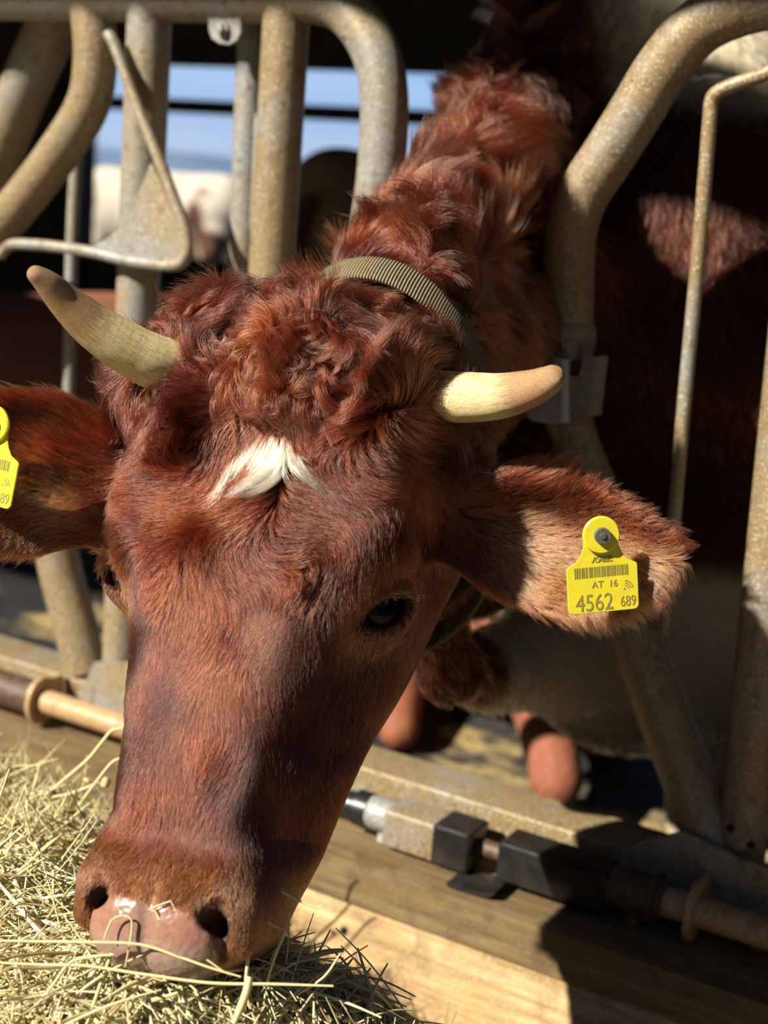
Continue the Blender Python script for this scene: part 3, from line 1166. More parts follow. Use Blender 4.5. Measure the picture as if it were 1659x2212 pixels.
# nostril interiors are dark, the nose skin is pinkish
mabs = Vh.copy(); mabs[:, 0] = np.abs(mabs[:, 0])
nskin = lerp(np.tile(NOSE, (len(Vh), 1)), NOSE * np.array((1.25, 1.0, .95)), np.clip(.5 + .6 * vnoise(Vh, 90, 7)[:, 0], 0, 1))
nskin = lerp(nskin, np.array((.36, .25, .195)), .8 * sm(.462, .482, Vh[:, 2]))
inn = sm(.0105, .0075, cone(mabs.astype(np.float32), (.040, .012, .446), (.050, -.028, .458), .0, .0))
isneck = sm(-.02, .02, -(sdf_neck(Vh_w.astype(np.float32)) - sdf_head(Vh)) - .01)
ch = lerp(ch * .45, nskin, nm)
ch = lerp(ch, np.array((.06, .025, .02)), inn * (mabs[:, 2] > .42))
cb = coat_body(Vb) * .75
cc = np.ones((len(V_all), 4), np.float32)
cc[:, :3] = np.concatenate([ch, cb])
a = me.color_attributes.new('coat', 'FLOAT_COLOR', 'POINT')
a.data.foreach_set('color', cc.ravel())
wa = me.attributes.new('wet', 'FLOAT', 'POINT')
wet = np.concatenate([nm, np.zeros(len(Vb))]).astype(np.float32)
wa.data.foreach_set('value', wet)

# --- eyeballs
def eye_mat():
    m, n, b = newmat('cow_eye')
    at = n.nodes.new('ShaderNodeAttribute')
    at.attribute_name = 'iris'
    sx = n.nodes.new('ShaderNodeSeparateXYZ')
    n.links.new(at.outputs['Vector'], sx.inputs[0])
    c_ = ramp(n, sx.outputs['X'], [(.0, (.005, .005, .007)), (.42, (.006, .005, .006)), (.47, (.045, .02, .01)), (.70, (.03, .014, .008)), (.76, (.20, .16, .14)), (1, (.42, .34, .30))])
    n.links.new(c_, b.inputs['Base Color'])
    b.inputs['Roughness'].default_value = .06
    b.inputs['Specular IOR Level'].default_value = .22
    return m


M_eye = eye_mat()
for sgn, (c_, a_, l_) in EYES.items():
    bm = bmesh.new()
    bmesh.ops.create_uvsphere(bm, u_segments=40, v_segments=24, radius=EYE_R)
    q = Vector(HR @ a_).to_track_quat('Z', 'Y')
    for v in bm.verts: v.co = q @ v.co
    cw = h2w(c_)
    for v in bm.verts: v.co += Vector(cw)
    o = bm_obj('eyeball', bm, M_eye, cow)
    at = o.data.attributes.new('iris', 'FLOAT_VECTOR', 'POINT')
    vv = np.array([v.co for v in o.data.vertices]) - cw
    look = HR @ (a_ + (.30 * l_ if sgn > 0 else .1 * l_)); look /= np.linalg.norm(look)
    ld = HR @ l_; ld -= look * (ld @ look); ld /= np.linalg.norm(ld)
    sd_ = np.cross(look, ld)
    qx = (vv @ ld) / EYE_R; qy = (vv @ sd_) / EYE_R
    front = (vv @ look) > 0
    rr = np.sqrt((qx * .88) ** 2 + qy ** 2)
    rr = np.where(front, rr, 1.)
    vals = np.zeros((len(vv), 3), np.float32); vals[:, 0] = rr
    at.data.foreach_set('vector', vals.ravel())

# --- horns
def horn(pts, radii, nseg=60):
    P_ = catmull([PW(*p) for p in pts], 10)
    R_ = np.interp(np.linspace(0, 1, len(P_)), np.linspace(0, 1, len(radii)), radii)
    # rounded end
    s_ = np.concatenate([[0], np.cumsum(np.linalg.norm(np.diff(P_, axis=0), axis=1))])
    tt = s_[-1] - s_
    tip = R_[-1]
    R_ = np.where(tt < tip, np.sqrt(np.maximum(tip ** 2 - (tip - tt) ** 2, 1e-9)) * R_ / tip, R_)
    R_ = R_ * (1 + .010 * np.sin(s_ * 420) * np.exp(-s_ / .05) + .006 * np.sin(s_ * 190))
    bm_ = bmesh.new()
    rings = add_tube(bm_, P_, R_, 40)
    lay = {}
    for i, rg in enumerate(rings):
        for k, v in enumerate(rg):
            lay[v.index if v.index >= 0 else 0] = 0
    bm_.verts.index_update()
    hv = np.zeros((len(bm_.verts), 3), np.float32)
    for i, rg in enumerate(rings):
        for k, v in enumerate(rg):
            an = 2 * math.pi * k / 40
            hv[v.index] = (s_[i] / s_[-1], math.cos(an) * .5, math.sin(an) * .5)
    o_ = bm_obj('horn', bm_, M_horn, cow, sharp=80)
    at_ = o_.data.attributes.new('hv', 'FLOAT_VECTOR', 'POINT')
    at_.data.foreach_set('vector', hv.ravel())
    return o_


M_horn = horn_mat('horn_keratin', 0, 1)
horn([(490, 812, 1.12), (415, 800, 1.095), (345, 786, 1.075), (275, 752, 1.06), (205, 706, 1.045), (145, 655, 1.03), (100, 610, 1.015), (62, 582, 1.003)],
     [.0215, .0225, .0215, .0200, .0175, .0135, .0095, .0050])
horn([(850, 850, 1.10), (925, 856, 1.09), (1000, 858, 1.075), (1075, 856, 1.06), (1135, 843, 1.045), (1180, 825, 1.03), (1214, 800, 1.02)],
     [.0220, .0212, .0198, .0178, .0150, .0118, .0075])

top_c = PW(812, 700, 1.175)
low_c = PW(935, 1350, 1.35)
mid_c = (top_c * .55 + low_c * .45)
ax1 = unit(top_c - low_c)
nax = unit(PW(1048, 340, 1.54) - PW(800, 745, 1.18))
ndir = unit(nax - ax1 * (nax @ ax1))
ax2 = unit(np.cross(ndir, ax1))


def near_collar(p):
    return np.abs((p - mid_c) @ ndir)
HORNB = [(PH(420, 800, 1.09), PH(205, 706, 1.045)), (PH(850, 850, 1.10), PH(1075, 856, 1.06))]
# ------------------------------------------------------------------ hair
def make_curves(name, P_, R_, T_, mat, parent=None):
    """P_: N x K x 3 world points, R_: N x K radii, T_: N x 3 colour"""
    N_, K_ = P_.shape[:2]
    hc = bpy.data.hair_curves.new(name)
    hc.add_curves([K_] * N_)
    hc.attributes['position'].data.foreach_set('vector', P_.astype(np.float32).ravel())
    ra = hc.attributes.get('radius') or hc.attributes.new('radius', 'FLOAT', 'POINT')
    ra.data.foreach_set('value', R_.astype(np.float32).ravel())
    ta = hc.attributes.new('tint', 'FLOAT_COLOR', 'CURVE')
    cc_ = np.ones((N_, 4), np.float32)
    cc_[:, :3] = T_
    ta.data.foreach_set('color', cc_.ravel())
    hc.materials.append(mat)
    o = bpy.data.objects.new(name, hc)
    col.objects.link(o)
    if parent is not None:
        o.parent = parent
        o.matrix_parent_inverse = Matrix.Translation(parent.location).inverted()
    return o


def sample(V, Q, N_, weight):
    """N_ random points on the quads, weighted by weight(centres, normals)"""
    C_ = V[Q].mean(1)
    vn, fn_ = vert_normals(V, Q)
    A_ = np.linalg.norm(fn_, axis=1) * .5
    W_ = A_ * weight(C_, fn_ / (np.linalg.norm(fn_, axis=1)[:, None] + 1e-12))
    cs = np.cumsum(W_)
    i = np.searchsorted(cs, rng.uniform(0, cs[-1], N_))
    i = np.minimum(i, len(Q) - 1)
    a, b = rng.uniform(0, 1, (2, N_, 1))
    q = Q[i]
    P_ = (V[q[:, 0]] * (1 - a) * (1 - b) + V[q[:, 1]] * a * (1 - b) + V[q[:, 2]] * a * b + V[q[:, 3]] * (1 - a) * b)
    Nn = (vn[q[:, 0]] * (1 - a) * (1 - b) + vn[q[:, 1]] * a * (1 - b) + vn[q[:, 2]] * a * b + vn[q[:, 3]] * (1 - a) * b)
    return P_, Nn / np.linalg.norm(Nn, axis=1)[:, None]




def grow(R0, N0, flow, length, lift, wamp, wfreq, K_, seed, sdf, curl=None):
    """streamline hairs through the flow plus a coherent noise field"""
    P_ = np.empty((len(R0), K_, 3))
    P_[:, 0] = R0
    p = R0.copy()
    st = (length / (K_ - 1))[:, None]
    off = N0 * 0
    for k in range(1, K_):
        t = k / (K_ - 1)
        f = flow(p)
        f = f - N0 * (f * N0).sum(1)[:, None]
        f = unit(f)
        nz_ = vnoise(p + off, wfreq, seed)
        nz_ = nz_ - N0 * (nz_ * N0).sum(1)[:, None] * .55
        d_ = f + nz_ * wamp[:, None] * (0.35 + .9 * t) + N0 * (lift * (1.15 - t))[:, None]
        if curl is not None:
            ang = curl[:, None] * t
            d_ = (f + nz_ * .5) * np.cos(ang) + np.cross(N0, f) * np.sin(ang) + N0 * (.85 - 1.15 * t + .3 * np.sin(ang * 1.7))
        p = p + unit(d_) * st
        P_[:, k] = p
    return P_


LAST_GI = [None]


def clump_children(R0, N0, guides, groot, K_, pull, lenf, frizz, sdf, skin=.0006):
    kd = kdtree.KDTree(len(groot))
    for i, g_ in enumerate(groot): kd.insert(g_, i)
    kd.balance()
    gi = np.fromiter((kd.find(r)[1] for r in R0), int, len(R0))
    LAST_GI[0] = gi
    G = guides[gi]
    t = np.linspace(0, 1, K_)[None, :, None]
    o = (R0 - groot[gi])[:, None, :]
    P_ = (G - G[:, :1]) * lenf[:, None, None] + groot[gi][:, None, :] + o * (1 - pull[:, None, None] * t ** 1.2)
    fr = rng.normal(size=(len(R0), 1, 3)) * t ** 1.3 + rng.normal(size=(len(R0), K_, 3)) * .25 * t
    P_ = P_ + fr * frizz[:, None, None]
    P_[:, 0] = R0 - N0 * .0008
    # keep the hairs out of the skin
    fl = P_[:, 1:].reshape(-1, 3)
    dd = np.empty(len(fl))
    for i in range(0, len(fl), 300000): dd[i:i + 300000] = sdf(fl[i:i + 300000])
    dd = dd.reshape(len(R0), K_ - 1)
    need = np.clip(skin * (1 + 2 * t[0, 1:, 0][None]) - dd, 0, .012)
    P_[:, 1:] += N0[:, None, :] * need[:, :, None]
    return P_


view_h = HR.T @ (CAM - HC)


def w_head(C_, n_):
    tocam = unit(view_h - C_)
    f = (n_ * tocam).sum(1)
    wgt = sm(-.55, -.2, f) + .02
    wgt = wgt * (1 - nose_mask(C_))
    for sg, (ec, ea, el) in EYES.items():
        wgt = wgt * sm(.0245, .028, L(C_ - ec) + .0 * C_[:, 0])
    inn_ = cone(np.abs(C_ * np.array((1, 0, 0))) + C_ * np.array((0, 1, 1)), (.040, .012, .446), (.050, -.028, .458), 0, 0)
    wgt = wgt * sm(.008, .012, inn_)
    # nothing on the fine mesh's neck far back; the neck coat covers it
    wl = C_ @ HR.T + HC
    dn_ = sdf_neck(wl.astype(np.float32)) - np.minimum(sdf_head(C_), np.minimum(sdf_ear(C_.astype(np.float32), EARS[0]), sdf_ear(C_.astype(np.float32), EARS[1])))
    for hb_ in HORNB: wgt = wgt * sm(.024, .030, cone(C_.astype(np.float32), hb_[0], hb_[1], 0, 0))
    wgt = wgt * (1 + .9 * sm(.20, .26, C_[:, 2]) * sm(-.07, -.03, C_[:, 1]))
    return wgt * sm(-.012, .0, dn_)


WH = PH(575, 885, 1.045)    # whorl on the forehead


def ear_on(p, E_):
    s, t, h = ear_coords(p, E_)
    h0, tn, wu, wd = ear_mid(s, t, E_)
    return s, tn, h - h0, ((s > .04) & (np.abs(h - h0) < .022) & (np.abs(tn) < 1.3) & (s < 1.15))


def flow_head(p):
    u, v, w_ = p[:, 0], p[:, 1], p[:, 2]
    n = len(p)
    base = np.stack([u * 2.2, -.12 - .0 * u, np.ones(n)], 1)
    side = np.stack([np.sign(u) * 1.15, -.35 + 0 * u, .75 + 0 * u], 1)
    ks = sm(.022, .06, np.abs(u)) * sm(.235, .13, w_) * sm(.03, .07, w_)
    f = base * (1 - ks[:, None]) + side * ks[:, None]
    r = p - WH
    r[:, 1] *= .2
    rl = np.linalg.norm(r, axis=1)
    f = f + unit(r) * (2.6 * np.exp(-(rl / .035) ** 2))[:, None]
    upf = np.stack([np.sign(u) * .25 + u * 6, .35 + 0 * u, -.9 + 0 * u], 1)
    ku = sm(.078, .05, w_)
    f = f * (1 - ku[:, None]) + upf * ku[:, None]
    # cheeks run back and down
    kc = sm(-.07, -.11, v) * sm(.12, .2, w_)
    f = f * (1 - kc[:, None]) + np.stack([u * 0, -.45 + 0 * u, np.ones(n)], 1) * kc[:, None]
    # away from the eyes
    for sg, (ec, ea, el) in EYES.items():
        q = p - ec
        d_ = L(q)
        f = f + unit(q) * (1.6 * np.exp(-((d_ - .024) / .02) ** 2))[:, None] * (d_ < .08)[:, None]
    for E_ in EARS:
        s, tn, dh, on = ear_on(p, E_)
        b_, a_, n_, u_, l_ = E_['fr']
        fe = a_[None] * 1.0 + u_[None] * (.75 * tn)[:, None]
        f = np.where(on[:, None], fe, f)
    return f


def hair_params(p):
    u, v, w_ = p[:, 0], p[:, 1], p[:, 2]
    poll = sm(.085, .045, w_ - .25 * np.clip(np.abs(u) - .05, 0, 1)) * sm(-.16, -.11, v)
    fore = sm(.26, .17, w_) * (1 - poll) * sm(-.12, -.06, v)
    side = sm(-.04, -.08, v) * sm(.10, .16, w_)
    length = .0145 + 0 * u
    length = length * (1 - fore) + .021 * fore
    length = length * (1 - poll) + .046 * poll
    length = np.where(side > 0, length * (1 - side) + .0075 * side, length)
    mz = sm(.38, .425, w_)
    length = length * (1 - mz) + .0042 * mz
    # short hair round the eyes
    for sg, (ec, ea, el) in EYES.items():
        length = length * (.38 + .62 * sm(.026, .06, L(p - ec)))
    lift = .20 + .27 * fore + .75 * poll
    wamp = .30 + .40 * fore + 1.9 * poll
    pull = .50 + .20 * fore + .17 * poll
    friz = .00055 + .0007 * fore + .0016 * poll
    for E_ in EARS:
        s, tn, dh, on = ear_on(p, E_)
        edge = sm(.65, 1.0, np.abs(tn)) + sm(.8, 1., s)
        le = .009 + .010 * np.clip(edge, 0, 1) + .010 * ((dh > 0) & (s < .45) & (tn * np.sign(E_['upc']) > .15))
        length = np.where(on, le, length)
        lift = np.where(on, .30, lift)
        wamp = np.where(on, .35, wamp)
        pull = np.where(on, .55, pull)
        friz = np.where(on, .0009, friz)
    return length, lift, wamp, pull, friz, poll, fore


def tint_var(c_, p, amt=.30, f=120, seed=9, clump=.22):
    n = len(c_)
    gk = np.exp(clump * np.random.default_rng(7).normal(size=int(LAST_GI[0].max()) + 1))[LAST_GI[0]][:, None]
    c_ = c_ * gk
    k = np.exp(amt * 1.5 * rng.normal(size=(n, 1)) + .25 * vnoise(p, f, seed)[:, :1])
    c_ = c_ * np.clip(k, .35, 2.0)
    # some whole hairs painted paler, the fur's highlights put into the colour
    glint = (rng.uniform(size=n) < .13)
    c_ = np.where(glint[:, None], np.minimum(c_ * 2.6 + np.array((.09, .058, .03)), .9), c_)
    return np.clip(c_, .005, .92)


def star_mask(p):
    q = p[:, [0, 2]]
    A_ = PH(566, 935, 1.04)[[0, 2]]

    def seg(a, b, ra, rb):
        ab = b - a
        t = np.clip(((q - a) @ ab) / (ab @ ab), 0, 1)
        return np.linalg.norm(q - a - t[:, None] * ab, axis=1) / (ra + (rb - ra) * t)
    m1 = seg(A_, PH(500, 985, 1.04)[[0, 2]], .004, .004)
    m2 = seg(PH(585, 950, 1.04)[[0, 2]], PH(612, 1005, 1.04)[[0, 2]], .010, .008)
    m3 = seg(PH(610, 945, 1.04)[[0, 2]], PH(635, 985, 1.04)[[0, 2]], .007, .005)
    m = np.minimum(np.minimum(m1, m2), m3)
    return (m < 1) & (p[:, 1] > -.05)


if FUR > 0:
    NG = 36000
    gr_, gn_ = sample(Vh, Qh, NG, w_head)
    ln, lf, wm, pl, fz, poll, fore = hair_params(gr_)
    ln = ln * rng.uniform(.8, 1.2, NG) * (.4 + .6 * sm(.02, .06, near_collar(h2w(gr_))))
    st_g = star_mask(gr_)
    ln = np.where(st_g, .042, ln)
    wfr = 75.0
    G1 = grow(gr_, gn_, flow_head, ln, lf, wm, wfr, 8, 35, sdf_cow_h)
    NC = int(520000 * FUR)
    cr_, cn_ = sample(Vh, Qh, NC, w_head)
    ln2, lf2, wm2, pl2, fz2, poll2, fore2 = hair_params(cr_)
    P1 = clump_children(cr_, cn_, G1, gr_, 8, pl2, rng.uniform(.65, 1.15, NC), fz2, sdf_cow_h)
    T1 = tint_var(coat_head(cr_), cr_)
    st_c = star_mask(cr_)
    T1 = np.where(st_c[:, None], np.clip(np.array((.82, .70, .38)) * rng.uniform(.85, 1.1, (NC, 1)), 0, .95), T1)
    thick = .00011 + .00005 * np.clip(fore2 + poll2, 0, 1)
    prof = np.array([.9, 1, 1, .95, .85, .7, .5, .15])
    R1 = (thick * rng.uniform(.7, 1.2, NC))[:, None] * prof[None]
    make_curves('coat', h2w(P1.reshape(-1, 3)).reshape(P1.shape), R1, T1, M_hair, cow)

    # curls of the topknot and between the horns
    def w_top(C_, n_):
        poll_ = hair_params(C_)[5]
        on = sum(ear_on(C_, E_)[3] for E_ in EARS)
        return poll_ * w_head(C_, n_) * (on == 0) * sm(.0, -.018, np.abs(C_[:, 0]) - np.where(C_[:, 0] > 0, .066, .128))
    NG2 = 2100
    tr_, tn_ = sample(Vh, Qh, NG2, w_top)
    ones = np.ones(NG2)
    curl = np.where(vnoise(tr_, 45, 77)[:, 0] > 0, 1, -1) * rng.uniform(1.5, 6.0, NG2)
    cfac = .35 + .65 * sm(.025, .065, near_collar(h2w(tr_)))

    def flow_top(p):
        u, v, w_ = p[:, 0], p[:, 1], p[:, 2]
        f = np.stack([u * 5 + .35 * vnoise(p, 30, 41)[:, 0] * 2, .6 + 0 * u, -.25 + .9 * vnoise(p, 28, 42)[:, 0]], 1)
        return f
    G2 = grow(tr_, tn_, flow_top, rng.uniform(.035, .062, NG2) * cfac, ones * .8, ones * 1.5, 62.0, 12, 23, sdf_cow_h, curl)
    NC2 = int(62000 * FUR)
    c2, n2_ = sample(Vh, Qh, NC2, w_top)
    P2 = clump_children(c2, n2_, G2, tr_, 12, np.full(NC2, .82), rng.uniform(.7, 1.1, NC2), np.full(NC2, .0011), sdf_cow_h)
    prof2 = np.array([.9, 1, 1, 1, 1, .95, .9, .85, .8, .65, .45, .15])
    R2 = (rng.uniform(.00010, .00018, NC2))[:, None] * prof2[None]
    make_curves('topknot', h2w(P2.reshape(-1, 3)).reshape(P2.shape), R2, tint_var(coat_head(c2) * 1.1, c2), M_hair, cow)

    # eyelashes of the near eye
    for sgn in (1, -1):
        ec, ea, el = EYES[sgn]
        sdv = np.cross(ea, el)
        if sdv[2] > 0: sdv = -sdv
        NL = 46
        t = rng.uniform(-.15, .95, NL)
        xx = t * .021
        yy = np.sqrt(np.maximum(.0262 ** 2 - xx ** 2, 0)) - .017
        root = ec + el * xx[:, None] + sdv * (yy + .001)[:, None] + ea * np.sqrt(np.maximum((EYE_R + .0035) ** 2 - xx ** 2 - yy ** 2, 0))[:, None]
        d_ = unit(ea * .8 + el * (.55 + .5 * t)[:, None] + sdv * .25 + rng.normal(size=(NL, 3)) * .15)
        K_ = 7
        tt = np.linspace(0, 1, K_)[None, :, None]
        Pl = root[:, None] + d_[:, None] * tt * (.018 * rng.uniform(.7, 1.2, (NL, 1, 1))) + np.array((0, 0, 1.))[None, None] * .007 * tt ** 2
        Rl = np.full((NL, K_), .00014) * np.linspace(1, .3, K_)[None]
        Tl = np.where((rng.uniform(size=NL) < .5)[:, None], np.array((.55, .42, .28)), np.array((.06, .03, .02)))
        make_curves('eyelashes', h2w(Pl.reshape(-1, 3)).reshape(Pl.shape), Rl, Tl, M_hair, cow)

    # ---- neck and shoulders
    def sdf_nb(p): return sdf_body_w(p)
    Vn = np.concatenate([Vh_w, Vb])
    Qn = Q_all

    def w_neck(C_, n_):
        tocam = unit(CAM - C_)
        f = (n_ * tocam).sum(1)
        dn_ = sdf_body_w(C_.astype(np.float32))
        hcq = w2h(C_)
        dh_ = np.minimum(sdf_head(hcq), np.minimum(sdf_ear(hcq.astype(np.float32), EARS[0]), sdf_ear(hcq.astype(np.float32), EARS[1])))
        keep = sm(.012, -.004, dn_ - dh_) * (np.abs(dn_) < .012)
        near = 1 / np.maximum(L(C_ - CAM) - .6, .4) ** 2
        return sm(-.5, -.1, f) * keep * (.03 + sm(.018, .028, near_collar(C_))) * (C_[:, 1] < 1.7) * near * (.35 + sm(.95, 1.15, C_[:, 2]))

    crest_a = np.array(crest)

    def crest_k(p):
        d_ = np.min([cone(p.astype(np.float32), crest_a[i], crest_a[i + 1], 0, 0) for i in range(len(crest_a) - 1)], axis=0)
        return sm(.135, .06, d_)

    def flow_neck(p):
        n = len(p)
        back = np.tile(np.array((.10, .55, -.75)), (n, 1))
        k = crest_k(p)[:, None]
        # on the crest the hair falls to the sides and lies towards the body
        side = np.stack([(p[:, 0] + .70 + .18 * (p[:, 1])) * 6, .6 + 0 * p[:, 1], .15 + 0 * p[:, 1]], 1)
        return back * (1 - k) + (side + vnoise(p, 14, 61) * .8) * k

    NG3 = 9000
    r3, n3 = sample(Vn, Qn, NG3, w_neck)
    k3 = crest_k(r3)
    G3 = grow(r3, n3, flow_neck, (.020 + .030 * k3) * rng.uniform(.8, 1.2, NG3) * (.3 + .7 * sm(.02, .07, near_collar(r3))), .35 + .25 * k3, .30 + 1.0 * k3, 52.0, 9, 62, sdf_nb)
    NC3 = int(170000 * FUR)
    c3, m3_ = sample(Vn, Qn, NC3, w_neck)
    k3c = crest_k(c3)
    P3 = clump_children(c3, m3_, G3, r3, 9, .55 + .2 * k3c, rng.uniform(.7, 1.15, NC3), .0009 + .0012 * k3c, sdf_nb)
    prof3 = np.array([.9, 1, 1, 1, .95, .85, .7, .5, .15])
    dist = L(c3 - CAM)
    R3 = (rng.uniform(.00013, .00021, NC3) * np.clip(dist / 1.3, 1, 1.8))[:, None] * prof3[None]
    make_curves('neck_hair', P3, R3, tint_var(coat_body(c3), c3, .28, 60), M_hair, cow)
#@@TAGS

# ------------------------------------------------------------------ ear tags
M_tag = simple('yellow_tag_plastic', (.80, .70, .04), .38, c2=(.74, .60, .03), cscale=60)
M_ink = simple('faded_tag_print', (.30, .25, .06), .6)
M_pin = simple('worn_grey_pin', (.16, .16, .15), .4, .4, bs=400, bstr=.5)
M_grime = simple('tag_grime', (.40, .30, .05), .7)


def ear_tag(label, centre, right, up, sc_=1.0):
    """a flag shaped tag, 55 mm wide, with the round button of the other half on top"""
    right = unit(np.asarray(right, float))
    up = np.asarray(up, float)
    up = unit(up - right * (up @ right))
    nrm = np.cross(right, up)
    root = empty('ear_tag', centre)
    tag(root, label, 'ear tag', 'yellow ear tags of the cow')
    fr = (centre, right * sc_, up * sc_, nrm)
    W_, B_ = .0275, -.0265
    out = []
    def arc(cx_, cy_, r, a0, a1, n=6): return [(cx_ + r * math.cos(math.radians(a)), cy_ + r * math.sin(math.radians(a))) for a in np.linspace(a0, a1, n)]
    out += arc(-W_ + .004, B_ + .004, .004, 180, 270) + arc(W_ - .004, B_ + .004, .004, 270, 360)
    out += arc(W_ - .003, .0075, .003, 0, 60, 4)
    out += [(.0195, .0135), (.0160, .0185), (.0138, .0240), (.0128, .0300)]
    out += arc(0, .0335, .0128, 0, 180, 14)
    out += [(-.0138, .0240), (-.0160, .0185), (-.0195, .0135)]
    out += arc(-W_ + .003, .0075, .003, 120, 180, 4)
    prism('flag', out, fr, .0016, M_tag, root, .0004)
    def disc(name, cx_, cy_, r, z0, z1, mat, rb=None):
        bm_ = bmesh.new()
        c_ = np.asarray(centre) + right * cx_ + up * cy_
        hh = z1 - z0
        pr_ = [(z0, r), (z0 + hh * .7, r), (z0 + hh, r * .93), (z0 + hh, r * .3), (z0 + hh * .97, r * .02)]
        P_ = [c_ + nrm * q_[0] for q_ in pr_]
        rings = []
        for (z_, rr_) in pr_:
            rings.append([bm_.verts.new(c_ + nrm * z_ + rr_ * (right * math.cos(t_) + up * math.sin(t_))) for t_ in np.linspace(0, 2 * math.pi, 37)[:-1]])
        for i_ in range(len(rings) - 1):
            for k_ in range(36): bm_.faces.new((rings[i_][k_], rings[i_][(k_ + 1) % 36], rings[i_ + 1][(k_ + 1) % 36], rings[i_ + 1][k_]))
        bm_.faces.new(rings[0][::-1]); bm_.faces.new(rings[-1])
        return bm_obj(name, bm_, mat, root)
    disc('button', 0, .0335, .0143, .0012, .0042, M_tag)
    disc('pin', 0, .0335, .0062, .0036, .0080, M_pin)
    disc('pin_dimple', .0, .0335, .0022, .0076, .0092, M_pin)
    Rm = Matrix([list(q_) for q_ in np.stack([right, up, nrm], 1)]).to_4x4()

    def text(name, body_, x_, y_, size, sx_=1.0, shear=0.0, off=0.0):
        cu = bpy.data.curves.new(name, 'FONT')
        cu.body = body_
        cu.size = size
        cu.shear = shear
        cu.extrude = .00012
        cu.offset = off
        cu.align_x = 'CENTER'
        cu.materials.append(M_ink)
        o_ = bpy.data.objects.new(name, cu)
        col.objects.link(o_)
        c_ = np.asarray(centre) + right * x_ + up * y_ + nrm * .00098
        bpy.context.view_layer.update()
        me_ = bpy.data.meshes.new_from_object(o_.evaluated_get(bpy.context.evaluated_depsgraph_get()))
        bpy.data.objects.remove(o_)
        me_.transform(Matrix.Translation(c_) @ Rm @ Matrix.Diagonal((sx_, 1, 1, 1)))
        me_.materials.clear()
        return link_mesh(name, me_, M_ink, root, False)
    text('large_number', '4562', -.0072, -.0245, .0185, .80)
    text('small_number', '689', .0190, -.0232, .0115, .72)
    text('country_code', 'AT  16', .0015, -.0072, .0075, .95)
    text('maker_mark', 'KMZ.', .000, .0125, .0062, 1.15, .35, .00012)
    bm_ = bmesh.new()
    x_ = -.0212
    rr_ = np.random.default_rng(3)
    while x_ < .0205:
        wd_ = rr_.choice([.00035, .0006, .0010])
        add_box(bm_, (0, 0, 0), (wd_, .0080, .0002))
        bm_.verts.ensure_lookup_table()
        for v in bm_.verts[-8:]:
            q_ = v.co.copy()
            v.co = Vector(np.asarray(centre) + right * (x_ + q_.x) + up * (.0052 + q_.y) + nrm * (.0010 + q_.z))
        x_ += wd_ + rr_.choice([.0004, .0007, .0010])
    bm_obj('barcode', bm_, M_ink, root, False)
    # three little arcs and a dot
    bm_ = bmesh.new()
    o0 = np.array((.0166, -.0098))
    for rad_ in (.0028, .0046, .0064):
        pp = [o0 + rad_ * np.array((math.cos(math.radians(a_)), math.sin(math.radians(a_)))) for a_ in np.linspace(5, 85, 9)]
        for i_ in range(8):
            qd = []
            for q_, k_ in ((pp[i_], 1), (pp[i_ + 1], 1), (pp[i_ + 1], -1), (pp[i_], -1)):
                dd_ = (q_ - o0) / rad_ * .00036 * k_
                qd.append(bm_.verts.new(np.asarray(centre) + right * (q_[0] + dd_[0]) + up * (q_[1] + dd_[1]) + nrm * .00105))
            bm_.faces.new(qd)
    add_tube(bm_, [np.asarray(centre) + right * o0[0] + up * o0[1] + nrm * .0008, np.asarray(centre) + right * o0[0] + up * o0[1] + nrm * .0011], .0007, 10)
    bm_obj('wave_symbol', bm_, M_ink, root, False)
    return root


RC, UC, BC = CM[:, 0], CM[:, 1], CM[:, 2]
ang_ = math.radians(5)
tr_c = PW(1301, 1248, 1.053)
ear_tag('yellow ear tag in the ear right of the face, round button and all numbers readable', tr_c, RC * math.cos(ang_) + UC * math.sin(ang_) - BC * .10, UC * math.cos(ang_) - RC * math.sin(ang_) * .6 + BC * .16)
ang_ = math.radians(-14)
tr_l = PW(-28, 1010, 1.052)
ear_tag('yellow ear tag cut off by the left picture edge, only its right strip seen', tr_l, RC * math.cos(ang_) + UC * math.sin(ang_) + BC * .35, UC * math.cos(ang_) - RC * math.sin(ang_) + BC * .1)

# ------------------------------------------------------------------ collar
def strap_mat():
    m, n, b = newmat('woven_strap')
    at = n.nodes.new('ShaderNodeAttribute')
    at.attribute_name = 'suv'
    wv = n.nodes.new('ShaderNodeTexWave')
    wv.wave_type = 'BANDS'
    wv.bands_direction = 'X'
    wv.inputs['Scale'].default_value = 1.0
    mp_ = n.nodes.new('ShaderNodeMapping')
    mp_.inputs['Scale'].default_value = (150, 1, 1)
    n.links.new(at.outputs['Vector'], mp_.inputs[0])
    n.links.new(mp_.outputs[0], wv.inputs['Vector'])
    wv.inputs['Distortion'].default_value = 0
    wv.inputs['Detail'].default_value = 1
    f = noise(n, 160, 4, .6)
    c = ramp(n, wv.outputs['Color'], [(.1, (.13, .10, .05)), (.8, (.27, .215, .115))])
    c = mixc(n, ramp(n, f, [(.45, (0, 0, 0)), (.7, (.7,) * 3)]), c, (.13, .10, .06))
    n.links.new(c, b.inputs['Base Color'])
    b.inputs['Roughness'].default_value = .85
    bump(n, b, wv.outputs['Color'], .8, .0015)
    return m


M_strap = strap_mat()


def sdf_all_w(p): return np.minimum(sdf_neck(np.asarray(p, np.float32)), sdf_head(w2h(p)))


